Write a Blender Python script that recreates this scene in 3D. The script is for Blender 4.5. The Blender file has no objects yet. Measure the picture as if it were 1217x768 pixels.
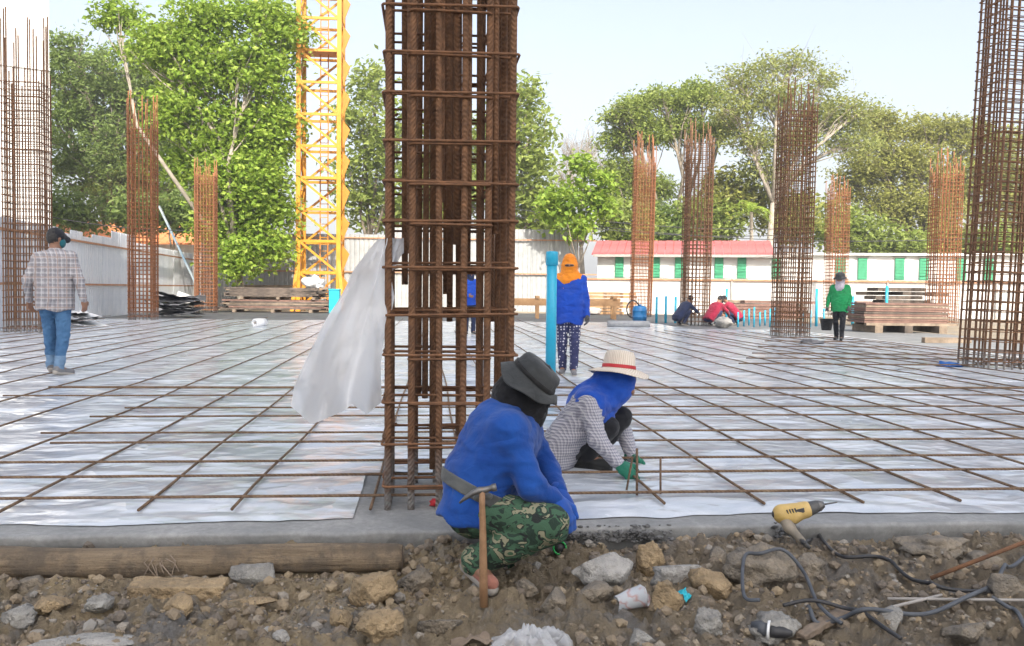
import bpy, bmesh, math, random
import numpy as np
from mathutils import Vector, Matrix
random.seed(7); rng = np.random.default_rng(7)
scene = bpy.context.scene
COL = scene.collection
# ------------------------------------------------------------------ camera
FPX, CX, CY = 1050.0, 608.5, 384.0            # photograph is 1217 x 768
CAM = Vector((0.0, -3.93, 1.08))
yaw, pitch, roll = math.radians(5.6), math.atan(39.8/1050), 0.0115
fwd0 = Vector((math.sin(yaw), math.cos(yaw), 0)); rgt0 = Vector((math.cos(yaw), -math.sin(yaw), 0))
FWD = (fwd0*math.cos(pitch) + Vector((0, 0, -1))*math.sin(pitch)).normalized()
UP0 = rgt0.cross(FWD)
RGT = rgt0*math.cos(roll) + UP0*math.sin(roll)
UPV = UP0*math.cos(roll) - rgt0*math.sin(roll)
cd = bpy.data.cameras.new('camera'); cam = bpy.data.objects.new('camera', cd); COL.objects.link(cam)
cam.matrix_world = Matrix(((RGT.x, UPV.x, -FWD.x, CAM.x), (RGT.y, UPV.y, -FWD.y, CAM.y), (RGT.z, UPV.z, -FWD.z, CAM.z), (0, 0, 0, 1)))
cd.sensor_fit = 'HORIZONTAL'; cd.sensor_width = 36; cd.lens = 36*FPX/1217; cd.clip_end = 2000; cd.clip_start = 0.05
scene.camera = cam
# ------------------------------------------------------------------ light
SUN_EL, SUN_AZ = math.radians(42), math.radians(15)
sdir = (-fwd0*math.cos(SUN_AZ) + rgt0*math.sin(SUN_AZ))*math.cos(SUN_EL) + Vector((0, 0, math.sin(SUN_EL)))
w = bpy.data.worlds.new('World'); scene.world = w; w.use_nodes = True
nt = w.node_tree; nt.nodes.clear()
sky = nt.nodes.new('ShaderNodeTexSky'); sky.sky_type = 'NISHITA'; sky.sun_disc = False
sky.sun_elevation = SUN_EL; sky.sun_rotation = math.atan2(sdir.x, sdir.y)
sky.altitude = 0; sky.air_density = 1.0; sky.dust_density = 5; sky.ozone_density = 1.0
bg = nt.nodes.new('ShaderNodeBackground'); bg.inputs['Strength'].default_value = 0.105
wo = nt.nodes.new('ShaderNodeOutputWorld')
hs = nt.nodes.new('ShaderNodeHueSaturation'); hs.inputs['Saturation'].default_value = .62     # milky tropical sky
nt.links.new(sky.outputs[0], hs.inputs['Color']); nt.links.new(hs.outputs[0], bg.inputs[0]); nt.links.new(bg.outputs[0], wo.inputs[0])
ld = bpy.data.lights.new('sun', 'SUN'); ld.energy = 2.9; ld.angle = math.radians(0.6); ld.color = (1.0, 0.93, 0.82)
sun = bpy.data.objects.new('sun', ld); COL.objects.link(sun)
sun.rotation_euler = (-sdir).to_track_quat('-Z', 'Y').to_euler(); sun.location = (20, -30, 60)
vs = scene.view_settings
vs.view_transform = 'Standard'; vs.look = 'None'; vs.gamma = 1; vs.exposure = 1.62; vs.use_curve_mapping = False

# ------------------------------------------------------------------ pixel helpers (photo pixels -> world)
def ray(px, py): return FWD*FPX + RGT*(px - CX) + UPV*(CY - py)
def D(px, py, Z): return CAM + ray(px, py)*(Z/FPX)
def G(px, py, z=0.0):
    d = ray(px, py); t = (z - CAM.z)/d.z
    return CAM + d*t
def depth(p): return (Vector(p) - CAM).dot(FWD)
def zat(px, py, P):                             # height where pixel ray reaches the depth of point P
    return D(px, py, depth(P)).z
# ------------------------------------------------------------------ noise
def _h(ix, iy, iz):
    n = (ix.astype(np.int64)*374761393 + iy.astype(np.int64)*668265263 + iz.astype(np.int64)*2147483647 + 1013904223) & 0xffffffff
    n = ((n ^ (n >> 13))*1274126177) & 0xffffffff
    n = ((n ^ (n >> 16))*2246822519) & 0xffffffff
    return ((n ^ (n >> 15)) & 0xffff)/32767.5 - 1.0
def vnoise(x, y, z):
    x, y, z = np.broadcast_arrays(np.asarray(x, float), np.asarray(y, float), np.asarray(z, float))
    ix, iy, iz = np.floor(x), np.floor(y), np.floor(z)
    fx, fy, fz = x-ix, y-iy, z-iz
    u, v, w_ = [f*f*f*(f*(f*6-15)+10) for f in (fx, fy, fz)]
    r = 0
    for a in (0, 1):
        for b in (0, 1):
            for c in (0, 1):
                r = r + (u if a else 1-u)*(v if b else 1-v)*(w_ if c else 1-w_)*_h(ix+a, iy+b, iz+c)
    return r
def fbm(x, y, z, octs=4, gain=.5):
    r = 0; a = 1.0; f = 1.0
    for o in range(octs):
        r = r + a*vnoise(np.asarray(x)*f + 17.3*o, np.asarray(y)*f + 5.1*o, np.asarray(z)*f + 9.7*o); a *= gain; f *= 2.03
    return r
# ------------------------------------------------------------------ objects
def tag(o, label=None, cat=None, group=None, kind=None):
    if label: o['label'] = label
    if cat: o['category'] = cat
    if group: o['group'] = group
    if kind: o['kind'] = kind
    return o
def link(name, me, m=None, parent=None, loc=None):
    o = bpy.data.objects.new(name, me); COL.objects.link(o)
    if m is not None and me is not None and len(me.materials) == 0: me.materials.append(m)
    if parent: o.parent = parent
    if loc is not None: o.location = loc
    return o
def empty(name, loc=(0, 0, 0), rz=0.0):
    o = bpy.data.objects.new(name, None); COL.objects.link(o); o.location = loc; o.rotation_euler = (0, 0, rz); o.empty_display_size = .2
    return o
def mesh_np(name, V, F, smooth=True):
    V = np.asarray(V, np.float32); F = np.asarray(F, np.int32)
    me = bpy.data.meshes.new(name)
    n = F.shape[1]
    me.vertices.add(len(V)); me.vertices.foreach_set('co', V.ravel())
    me.loops.add(F.size); me.loops.foreach_set('vertex_index', F.ravel())
    me.polygons.add(len(F)); me.polygons.foreach_set('loop_start', np.arange(0, F.size, n, dtype=np.int32))
    me.polygons.foreach_set('loop_total', np.full(len(F), n, np.int32))
    me.update(calc_edges=True)
    me.polygons.foreach_set('use_smooth', np.full(len(F), smooth)); me.update()
    return me
class MB:
    """collects boxes, tubes and quads for ONE mesh"""
    def __init__(s): s.v = []; s.f = []
    def add(s, vs_, fs_):
        b = len(s.v); s.v += [tuple(v) for v in vs_]; s.f += [tuple(b+i for i in f) for f in fs_]; return s
    def box(s, c, sz, R=None):
        c = Vector(c); h = Vector(sz)/2
        vs_ = []
        for k in range(8):
            p = Vector(((h.x if k & 1 else -h.x), (h.y if k & 2 else -h.y), (h.z if k & 4 else -h.z)))
            vs_.append(c + (R @ p if R is not None else p))
        return s.add(vs_, [(0, 2, 3, 1), (4, 5, 7, 6), (0, 1, 5, 4), (2, 6, 7, 3), (0, 4, 6, 2), (1, 3, 7, 5)])
    def beam(s, a, b, w_, h_, up=(0, 0, 1)):
        a, b = Vector(a), Vector(b); d = (b-a); L = d.length; d.normalize(); u = Vector(up)
        if abs(d.dot(u)) > .98: u = Vector((1, 0, 0))
        x = d.cross(u).normalized(); y = x.cross(d).normalized()
        R = Matrix((x, y, d)).transposed()
        return s.box((a+b)/2, (w_, h_, L), R)
    def tube(s, pts, r, n=8, caps=True, closed=False):
        P = [Vector(p) for p in pts]; m = len(P); rr = r if hasattr(r, '__len__') else [r]*m
        base = len(s.v); prev = None
        for i, p in enumerate(P):
            if closed: t = P[(i+1) % m] - P[i-1]
            else: t = (P[min(i+1, m-1)] - P[max(i-1, 0)])
            t.normalize()
            if prev is None:
                u = Vector((0, 0, 1)) if abs(t.z) < .9 else Vector((1, 0, 0))
                x = t.cross(u).normalized()
            else:
                x = (prev - t*prev.dot(t)).normalized()
            prev = x; y = t.cross(x)
            for k in range(n):
                a = 2*math.pi*k/n
                s.v.append(tuple(p + (x*math.cos(a) + y*math.sin(a))*rr[i]))
        for i in range(m if closed else m-1):
            j = (i+1) % m
            for k in range(n):
                s.f.append((base+i*n+k, base+i*n+(k+1) % n, base+j*n+(k+1) % n, base+j*n+k))
        if caps and not closed:
            s.f.append(tuple(base+k for k in range(n))[::-1]); s.f.append(tuple(base+(m-1)*n+k for k in range(n)))
        return s
    def mesh(s, name, smooth=False):
        me = bpy.data.meshes.new(name); me.from_pydata(s.v, [], s.f); me.update()
        if smooth: me.polygons.foreach_set('use_smooth', [True]*len(me.polygons)); me.update()
        return me
    def build(s, name, m, parent=None, smooth=False, loc=None, bevel=0):
        o = link(name, s.mesh(name, smooth), m, parent, loc)
        if bevel:
            b = o.modifiers.new('bevel', 'BEVEL'); b.width = bevel; b.segments = 2; b.limit_method = 'ANGLE'
        return o
# ------------------------------------------------------------------ materials
MAT = {}
def hexc(r, g, b):
    f = lambda c: ((c/255+.055)/1.055)**2.4 if c > 10 else c/255/12.92
    return (f(r), f(g), f(b), 1)
def c4(c): return tuple(c) if len(c) == 4 else (*c, 1)
class NM:
    def __init__(s, name):
        m = bpy.data.materials.new(name); m.use_nodes = True; s.m = m; s.t = m.node_tree; s.n = s.t.nodes
        s.b = s.n['Principled BSDF']; s.out = s.n['Material Output']; s._c = {}; MAT[name] = m
    def new(s, typ, **kw):
        n = s.n.new(typ)
        for k, v in kw.items():
            if k in n.inputs: n.inputs[k].default_value = v
            else: setattr(n, k, v)
        return n
    def L(s, a, b): s.t.links.new(a, b)
    def co(s, kind='Object', scale=(1, 1, 1), rot=(0, 0, 0)):
        tc = s.new('ShaderNodeTexCoord'); mp = s.new('ShaderNodeMapping')
        mp.inputs['Scale'].default_value = scale; mp.inputs['Rotation'].default_value = rot
        s.L(tc.outputs[kind], mp.inputs[0]); return mp.outputs[0]
    def noise(s, scale, det=4, rough=.6, vec=None, dist=0):
        n = s.new('ShaderNodeTexNoise'); n.inputs['Scale'].default_value = scale; n.inputs['Detail'].default_value = det
        n.inputs['Roughness'].default_value = rough; n.inputs['Distortion'].default_value = dist
        s.L(vec if vec is not None else s.co(), n.inputs['Vector']); return n.outputs['Fac']
    def ramp(s, fac, stops, const=False):
        r = s.new('ShaderNodeValToRGB'); e = r.color_ramp.elements
        if const: r.color_ramp.interpolation = 'CONSTANT'
        while len(e) < len(stops): e.new(.5)
        for i, (p, c) in enumerate(stops): e[i].position = p; e[i].color = c4(c) if hasattr(c, '__len__') else (c, c, c, 1)
        s.L(fac, r.inputs[0]); return r.outputs[0]
    def mix(s, fac, a, b, mode='MIX'):
        n = s.new('ShaderNodeMix', data_type='RGBA', blend_type=mode)
        for idx, v in ((0, fac), (6, a), (7, b)):
            if isinstance(v, bpy.types.NodeSocket): s.L(v, n.inputs[idx])
            else: n.inputs[idx].default_value = v if idx == 0 else c4(v)
        return n.outputs[2]
    def math(s, op, a, b=0.0):
        n = s.new('ShaderNodeMath', operation=op)
        for i, v in enumerate((a, b)):
            if isinstance(v, bpy.types.NodeSocket): s.L(v, n.inputs[i])
            else: n.inputs[i].default_value = v
        return n.outputs[0]
    def color(s, sock): s.L(sock, s.b.inputs['Base Color']) if isinstance(sock, bpy.types.NodeSocket) else setattr(s.b.inputs['Base Color'], 'default_value', c4(sock)); return s
    def rough(s, v):
        if isinstance(v, bpy.types.NodeSocket): s.L(v, s.b.inputs['Roughness'])
        else: s.b.inputs['Roughness'].default_value = v
        return s
    def bump(s, h, strength=.5, dist=.01):
        b = s.new('ShaderNodeBump'); b.inputs['Strength'].default_value = strength; b.inputs['Distance'].default_value = dist
        s.L(h, b.inputs['Height'])
        if s.b.inputs['Normal'].is_linked: s.L(s.b.inputs['Normal'].links[0].from_socket, b.inputs['Normal'])
        s.L(b.outputs[0], s.b.inputs['Normal']); return s
    def sep(s, vec):
        n = s.new('ShaderNodeSeparateXYZ'); s.L(vec, n.inputs[0]); return n.outputs
def simple(name, c1, c2, scale=6, rough=.75, bump=.3, bscale=60, bdist=.004, metal=0, lo=.35, hi=.65, kind='Object'):
    k = NM(name); v = k.co(kind)
    k.color(k.ramp(k.noise(scale, 5, .65, v), [(lo, c1), (hi, c2)])).rough(rough)
    if bump: k.bump(k.noise(bscale, 4, .6, v), bump, bdist)
    k.b.inputs['Metallic'].default_value = metal
    return k.m
# ------------------------------------------------------------------ palette
k = NM('dirt'); v = k.co()
big = k.ramp(k.noise(1.7, 5, .6, v, .4), [(.34, (.33, .27, .185)), (.50, (.47, .375, .24)), (.66, (.60, .47, .285))])
grey = k.mix(k.ramp(k.noise(3.1, 6, .7, v), [(.50, 0.0), (.62, 1.0)]), big, (.33, .325, .315))
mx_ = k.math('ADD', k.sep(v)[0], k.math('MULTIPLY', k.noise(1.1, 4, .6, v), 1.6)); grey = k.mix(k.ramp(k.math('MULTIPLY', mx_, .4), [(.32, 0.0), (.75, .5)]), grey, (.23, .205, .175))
fine = k.mix(k.ramp(k.noise(34, 5, .75, v), [(.3, .5), (.7, 0.0)]), grey, (.21, .175, .14))
k.color(fine).rough(.95); k.bump(k.noise(38, 7, .8, v), 1.0, .035); k.bump(k.noise(150, 4, .7, v), 1.0, .010)
k.b.inputs['Specular IOR Level'].default_value = .25
k = NM('concrete_slab'); v = k.co()
k.color(k.mix(k.ramp(k.noise(28, 6, .7, v), [(.35, .55), (.7, 0.0)]), k.ramp(k.noise(2.2, 5, .6, v), [(.3, (.20, .21, .21)), (.7, (.40, .40, .39))]), (.15, .15, .15)))
k.rough(.8).bump(k.noise(70, 5, .7, v), .35, .004); k.bump(k.noise(9, 3, .6, v), .25, .01)
k = NM('plastic_sheet'); v = k.co('Object', (.8, 1.3, 1)); v2 = k.co('Object', (1, 1, 1), (0, 0, .35))
k.color(k.mix(k.ramp(k.noise(1.6, 6, .65, v, 1.2), [(.42, 0.0), (.62, 1.0)]), (.50, .545, .60), (.67, .705, .75)))
mud = k.ramp(k.noise(2.3, 7, .72, v2, .8), [(.60, 0.0), (.74, .55)]); k.color(k.mix(mud, k.b.inputs['Base Color'].links[0].from_socket, (.36, .33, .29)))
k.rough(k.ramp(k.noise(3, 3, .5, v2), [(.3, .09), (.7, .28)])); k.b.inputs['IOR'].default_value = 1.5
def crink(sc, rot, scale, strength, dist):
    vo = k.new('ShaderNodeTexVoronoi', feature='F1', voronoi_dimensions='2D'); vo.inputs['Scale'].default_value = scale
    wn = k.new('ShaderNodeTexNoise', noise_dimensions='2D'); wn.inputs['Scale'].default_value = 1.3; wn.inputs['Detail'].default_value = 3; base = k.co('Object', sc, (0, 0, rot)); k.L(base, wn.inputs['Vector'])
    ad = k.new('ShaderNodeVectorMath', operation='MULTIPLY_ADD'); k.L(wn.outputs['Color'], ad.inputs[0]); ad.inputs[1].default_value = (.9, .9, .9); k.L(base, ad.inputs[2]); k.L(ad.outputs[0], vo.inputs['Vector'])
    k.bump(vo.outputs['Distance'], strength, dist)
crink((1, 1.3, 1), .5, 1.1, .7, .10); crink((1, 1.5, 1), -.35, 2.6, .5, .035); crink((1.6, 1, 1), .9, 6.5, .22, .010); k.bump(k.noise(1.4, 3, .5, v, 1.0), .4, .05)
def rebar_mat(name, dark, mid, hot, ribs=True, coated=True):
    k = NM(name); v = k.co(); g = k.co('Generated')
    col = k.ramp(k.noise(9, 6, .7, v), [(.3, dark), (.5, mid), (.72, hot)])
    if coated:
        z = k.sep(v)[2]
        f = k.math('MULTIPLY', k.ramp(z, [(.02, 1.0), (.32, 0.0)]), k.ramp(k.noise(14, 4, .6, v), [(.35, .2), (.55, 1.0)]))
        col = k.mix(f, col, (.40, .40, .39))
    k.color(col).rough(.85)
    if ribs:
        wv = k.new('ShaderNodeTexWave', wave_type='BANDS', bands_direction='DIAGONAL', wave_profile='SIN')
        wv.inputs['Scale'].default_value = 26; wv.inputs['Distortion'].default_value = .2
        k.L(v, wv.inputs['Vector']); k.bump(wv.outputs['Fac'], .7, .004)
    k.bump(k.noise(120, 3, .6, v), .3, .002)
    return k.m
rebar_mat('rust_bar', (.085, .047, .028), (.165, .083, .042), (.27, .135, .065))
rebar_mat('rust_tie', (.09, .048, .028), (.18, .088, .044), (.29, .14, .066), ribs=False, coated=False)
rebar_mat('rust_lap', (.085, .047, .028), (.165, .083, .042), (.27, .135, .065), coated=False)
rebar_mat('rust_sunlit', (.15, .060, .024), (.24, .095, .038), (.33, .14, .058), ribs=False)  # sunlit copy of the rust: sunlight put into far bar and tie colours
rebar_mat('rust_sunlit_tie', (.16, .062, .024), (.26, .10, .038), (.36, .15, .06), ribs=False, coated=False)
rebar_mat('floor_bar', (.085, .055, .035), (.16, .10, .06), (.27, .19, .12), coated=False)
simple('sheet_metal', (.52, .555, .60), (.63, .65, .675), 2.5, .5, .15, 20, .004)
simple('sheet_grey', (.27, .285, .29), (.36, .37, .37), 2.5, .6, .15, 20, .004)
simple('fence_rail', (.36, .17, .09), (.50, .27, .15), 5, .8)
simple('white_wall', (.60, .60, .585), (.70, .70, .68), .6, .85, .2, 12, .004)
simple('pale_wall', (.62, .62, .60), (.76, .755, .73), 1.1, .85, .2, 12, .004)
simple('shade_block_wall', (.34, .34, .33), (.42, .41, .39), .4, .9, 0)
simple('window_glass', (.05, .07, .09), (.07, .09, .11), 1, .1, 0)
simple('red_roof', (.33, .075, .08), (.42, .13, .13), 1.3, .6, .2, 20, .004)
simple('orange_roof', (.55, .17, .06), (.66, .26, .11), 3, .8, .3)
simple('green_shutter', (.04, .26, .13), (.06, .33, .18), 4, .5, .1)
simple('trim_grey', (.30, .28, .26), (.42, .39, .36), 4, .8)
simple('crane_yellow', (.50, .205, .008), (.60, .27, .018), 2.2, .45, .15, 40, .002)
simple('crane_orange', (.45, .155, .008), (.55, .21, .015), 2.2, .5, .1)
simple('old_plank', (.15, .115, .085), (.30, .235, .175), 3.5, .9, .6, 30, .01)
simple('dark_plank', (.06, .05, .043), (.16, .125, .10), 3, .9, .6, 30, .01)
simple('red_plank', (.13, .075, .06), (.23, .135, .105), 3, .85, .5, 30, .01)
simple('new_wood', (.34, .19, .09), (.46, .28, .14), 3, .8, .3)
simple('pvc_blue', (.012, .33, .52), (.02, .40, .60), 5, .35, .05)
simple('drum_blue', (.015, .16, .42), (.03, .22, .5), 5, .4, .05)
simple('grey_felt', (.26, .27, .29), (.36, .37, .38), 9, .95, .5)
simple('white_plastic', (.72, .73, .74), (.82, .83, .83), 4, .4, .2)
simple('cyan_paint', (.01, .36, .46), (.02, .44, .55), 5, .5, .1)
simple('tarp_blue', (.01, .11, .42), (.02, .16, .52), 5, .5, .4, 12, .02)
simple('brick_red', (.44, .13, .07), (.55, .20, .12), 4, .85)
simple('tar_sheet', (.045, .045, .05), (.17, .17, .18), 3, .6, .5, 14, .02)
simple('cable_black', (.02, .02, .022), (.045, .045, .048), 9, .5, .1)
simple('cable_grey', (.055, .06, .07), (.10, .11, .125), 7, .6, .1)
k = NM('log_wood'); v = k.co('Object', (.5, 7, 7)); v1 = k.co()
k.color(k.mix(k.ramp(k.noise(7, 6, .7, v1), [(.45, 0.0), (.60, .85)]), k.ramp(k.noise(4, 6, .7, v), [(.3, (.17, .125, .08)), (.7, (.42, .32, .21))]), (.15, .12, .09)))
k.rough(.9).bump(k.noise(6, 6, .75, v), 1.0, .03); k.bump(k.noise(50, 4, .7, v1), .7, .012)
simple('rock_grey', (.19, .185, .175), (.40, .385, .35), 9, .95, 1.0, 40, .03)
simple('rock_pale', (.28, .275, .26), (.45, .43, .40), 9, .95, 1.0, 45, .025)
simple('rock_ochre', (.24, .18, .11), (.44, .325, .19), 8, .95, 1.0, 36, .035)
simple('clay', (.16, .145, .125), (.31, .26, .195), 8, .95, 1.0, 36, .035)
k = NM('clod_mix'); geo_ = k.new('ShaderNodeNewGeometry')
k.color(k.ramp(geo_.outputs['Random Per Island'], [(0.0, (.17, .145, .12)), (.45, (.25, .20, .145)), (.80, (.36, .28, .18)), (1.0, (.33, .31, .28))])).rough(.95); k.bump(k.noise(60, 5, .7), .9, .015)
# foliage: per-leaf random hue + clump noise, translucent
def leaf_mat(name, a, b, c, tr=.35):
    k = NM(name); geo = k.new('ShaderNodeNewGeometry')
    rnd = geo.outputs['Random Per Island']
    col = k.ramp(rnd, [(0.0, a), (.55, b), (1.0, c)])
    col = k.mix(k.ramp(k.noise(.45, 3, .6), [(.38, 0.0), (.62, .55)]), col, tuple(x*.72 for x in b))
    k.color(col).rough(.55); k.b.inputs['Specular IOR Level'].default_value = .35
    t = k.new('ShaderNodeBsdfTranslucent'); k.L(k.mix(.5, col, c), t.inputs[0])
    mx = k.new('ShaderNodeMixShader'); mx.inputs[0].default_value = tr
    k.L(k.b.outputs[0], mx.inputs[1]); k.L(t.outputs[0], mx.inputs[2]); k.L(mx.outputs[0], k.out.inputs[0])
    return k.m
leaf_mat('leaf_bright', (.15, .25, .025), (.25, .38, .045), (.40, .50, .09), .42)
leaf_mat('leaf_mid', (.15, .21, .04), (.25, .32, .065), (.38, .44, .12), .45)
leaf_mat('leaf_dark', (.115, .18, .045), (.19, .27, .07), (.29, .37, .11), .45)
leaf_mat('leaf_olive', (.22, .25, .045), (.33, .35, .075), (.36, .35, .14), .45)
leaf_mat('leaf_sparse', (.18, .22, .06), (.28, .32, .09), (.42, .43, .15), .45)
simple('bark', (.16, .13, .10), (.30, .26, .21), 3, .95, .6, 12, .03)
simple('bark_pale', (.22, .19, .155), (.34, .30, .25), 3, .95, .6, 12, .03)

# ------------------------------------------------------------------ ground: one sheet, fine where the dirt bank lies before the slab
def cells(x, y):                                 # rounded clods: 1 at a clod's middle, 0 between clods
    ix, iy = np.floor(x), np.floor(y); best = np.full(np.broadcast(x, y).shape, 9.0); h = np.zeros_like(best)
    for a in (-1, 0, 1):
        for c in (-1, 0, 1):
            jx, jy = ix+a, iy+c; o = jx*0
            px, py = jx + .5 + .42*_h(jx, jy, o+3), jy + .5 + .42*_h(jx, jy, o+8); w_ = .5+.5*_h(jx, jy, o+5)
            d = np.hypot(x-px, y-py)/(.55+.35*w_); m = d < best; best = np.where(m, d, best); h = np.where(m, w_, h)
    return np.sqrt(np.clip(1-best**2, 0, 1))*(.25+.75*h)
LOGA, LOGB = D(-90, 669, 3.60), D(478, 663, 3.74)
def ground_h(x, y):
    x = np.asarray(x, float); y = np.asarray(y, float)
    n1 = fbm(x*2.3, y*2.6, .3, 4); n2 = fbm(x*9, y*9, 4.4, 4, .55); n3 = np.abs(fbm(x*17, y*17, 8.1, 3, .55))
    near = np.exp(-((y+.06)/.20)**2)
    lump = cells(x*6.0 + .25*n2, y*7.5 + .25*n1)*.55 + cells(x*15+3.3, y*17 + .3*n2)*.30
    n4 = fbm(x*34, y*34, 2.2, 3, .6)
    bank = -.155 + .060*near + .028*n1 + .032*n2 + .085*lump*(1-.45*near) + .020*(.45-n3) + .018*n4
    # churned tracks on the right
    tr = np.clip((x-1.0)/.5, 0, 1)*np.clip((2.6-x)/.5, 0, 1)*np.exp(-((y+.30)/.22)**2)
    u = (x*.55 + y*1.5)
    bank = bank + tr*(.012*np.sign(np.sin(u*46))*np.abs(np.sin(u*46))**.6 + .02)
    ly = LOGA.y + (x-LOGA.x)*(LOGB.y-LOGA.y)/(LOGB.x-LOGA.x); mk = np.exp(-((y-ly+.03)/.11)**4)*np.clip((LOGB.x+.05-x)/.1, 0, 1)
    bank = bank*(1-mk) + np.minimum(bank, -.122+.25*(bank+.12))*mk
    t = np.clip((y+.012)/.03, 0, 1)
    far = -.15 + .02*n1
    outside = np.clip((np.abs(x)-22)/4, 0, 1) + np.clip((y-35.5)/3, 0, 1)
    far = far + np.clip(outside, 0, 1)*.10
    fade = np.clip((np.hypot(x, y)-60)/60, 0, 1)
    return (bank*(1-t) + far*t)*(1-fade) - .06*fade
def axis(lo, hi, a, b, fine, growth=1.28, lim=900):
    c = list(np.arange(a, b+1e-6, fine)); s = fine; x = c[0]; L = []
    while x > -lim: s *= growth; x -= s; L.append(x)
    s = fine; x = c[-1]; R = []
    while x < lim: s *= growth; s = min(s, 120); x += s; R.append(x)
    return np.array(L[::-1] + c + R)
gx = axis(0, 0, -2.6, 2.95, .0065); gy = axis(0, 0, -1.25, .03, .0065)
X, Y = np.meshgrid(gx, gy); Z = ground_h(X, Y)
V = np.stack([X.ravel(), Y.ravel(), Z.ravel()], 1)
ny, nx = X.shape; I = np.arange(ny*nx).reshape(ny, nx)
F = np.stack([I[:-1, :-1].ravel(), I[:-1, 1:].ravel(), I[1:, 1:].ravel(), I[1:, :-1].ravel()], 1)
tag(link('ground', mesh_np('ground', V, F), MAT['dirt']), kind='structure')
def GD(px, py):                                  # pixel -> point on the dirt
    z = -.12
    for _ in range(8):
        p = G(px, py, z); z = float(ground_h(p.x, p.y))
    return Vector((p.x, p.y, z))

# ------------------------------------------------------------------ slab
def slab():
    xs = np.concatenate([np.arange(-24, -3.2, .8), np.arange(-3.2, 3.6, .03), np.arange(3.6, 14.1, .8)])
    yf = .012*fbm(xs*1.7, 0, 3, 3) + .006*fbm(xs*14, 0, 9, 3)
    prof = [(0.03, -.145), (.02, -.06), (-.002, -.016), (.010, -.003), (.03, 0.0), (.35, 0.0), (2, 0.0), (36.0, 0.0), (36.0, -.145)]
    V = []
    for i, x in enumerate(xs):
        for j, (py, pz) in enumerate(prof):
            w_ = 1.0 if j < 5 else 0
            jit = .010*float(vnoise(x*30, j*3.3, 1.0)) if j in (0, 1, 2) else 0
            V.append((x, py + w_*yf[i] + jit, pz + (.004*float(vnoise(x*5, j, 5.0)) if 1 <= j < 4 else 0)))
    m = len(prof); F = [(i*m+j, (i+1)*m+j, (i+1)*m+j+1, i*m+j+1) for i in range(len(xs)-1) for j in range(m-1)]
    tag(link('concrete_slab', mesh_np('concrete_slab', V, F), MAT['concrete_slab']), kind='structure')
slab()
# plastic sheeting spread on the slab
def sheet():
    a = G(412, 618); b = G(412, 566); c = G(640, 618)
    xs = axis(0, 0, -4.5, 5.2, .03, 1.06, 12); xs = xs[(xs > -21) & (xs < 10.5)]
    ys = np.concatenate([np.arange(.13, 5.5, .03), 5.5 + np.cumsum(np.geomspace(.04, .6, 95))]); ys = ys[ys < 30]
    X, Y = np.meshgrid(xs, ys)
    front = .18 + .045*fbm(xs*1.6, 0, 2, 3) + .02*fbm(xs*6, 0, 5, 2)
    sh = np.clip(1-(Y-.13)/1.2, 0, 1)
    Y = Y + sh*(front[None, :]-.13) + .02*fbm(X*1.1, Y*1.1, 7, 2)
    r = np.abs(fbm(X*1.1 + .8*fbm(X*.7, Y*.7, 1, 2), Y*3.6, 2.0, 3))
    Z = .007 + .012*np.clip(.45-r, 0, 1) + .005*np.clip(fbm(X*3.5, Y*6, 6, 3), -.8, 1)*.8 + .010*np.abs(fbm(X*.8, Y*1.3, 11, 2))
    edge = np.clip((Y-front[None, :])/.08, 0, 1); Z = .005 + (Z-.005)*edge
    ny, nx = X.shape; I = np.arange(ny*nx).reshape(ny, nx)
    F = np.stack([I[:-1, :-1].ravel(), I[:-1, 1:].ravel(), I[1:, 1:].ravel(), I[1:, :-1].ravel()], 1)
    xc = X[:-1, :-1].ravel(); yc = Y[:-1, :-1].ravel()
    hole = (xc > a.x) & (xc < c.x-.05) & (yc < b.y)
    right = (yc > 20) & (xc > 7.5)
    F = F[~(hole | right)]
    o = link('plastic_sheet', mesh_np('plastic_sheet', np.stack([X.ravel(), Y.ravel(), Z.ravel()], 1), F), MAT['plastic_sheet'])
    tag(o, 'wrinkled milky plastic sheeting spread over the slab under the reinforcing bars', 'plastic sheet')
sheet()
# ------------------------------------------------------------------ reinforcing bars on the floor
def rod_mesh(name, L, r, n=8, sag=0.0, seed=0):
    k_ = max(2, int(L/.5)); pts = []
    for i in range(k_+1):
        z = L*i/k_
        pts.append((sag*float(vnoise(z*.35, seed, .5)), sag*.4*float(vnoise(z*.5, seed, 7.5)), z))
    return MB().tube(pts, r, n).mesh(name, True)
def lay(name, a, b, r, m, label, cat, group, sag=.02, n=8, seed=0):
    a, b = Vector(a), Vector(b); d = b-a
    o = link(name, rod_mesh(name, d.length, r, n, sag, seed), m, None, a)
    o.rotation_euler = d.to_track_quat('Z', 'Y').to_euler()
    return tag(o, label, cat, group)
ends = [G(7.6, 617.5), G(151, 615), G(285.4, 612), G(436.6, 609), G(562, 607), G(672, 606), G(788, 605), G(900.6, 603.8), G(1018.8, 602), G(1127.8, 597)]
xs = [e.x for e in ends]
while xs[0] > -17: xs.insert(0, xs[0] - .58 - .1*random.random())
while xs[-1] < 9.6: xs.append(xs[-1] + .50 + .06*random.random())
ORD = 'first second third fourth fifth sixth seventh eighth ninth tenth eleventh twelfth'.split()
x_cage = G(534, 605).x; left_b = sorted([x for x in xs if x < x_cage], reverse=True); right_b = [x for x in xs if x >= x_cage]
def long_label(x):
    if x in left_b: n, side = left_b.index(x), 'towards the corrugated fence'
    else: n, side = right_b.index(x), 'towards the formwork boards'
    return f'{ORD[n]} lengthwise floor bar from the plastic-hung column cage {side}' if n < 12 else f'thin lengthwise floor bar far from the plastic-hung cage {side}'
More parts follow.
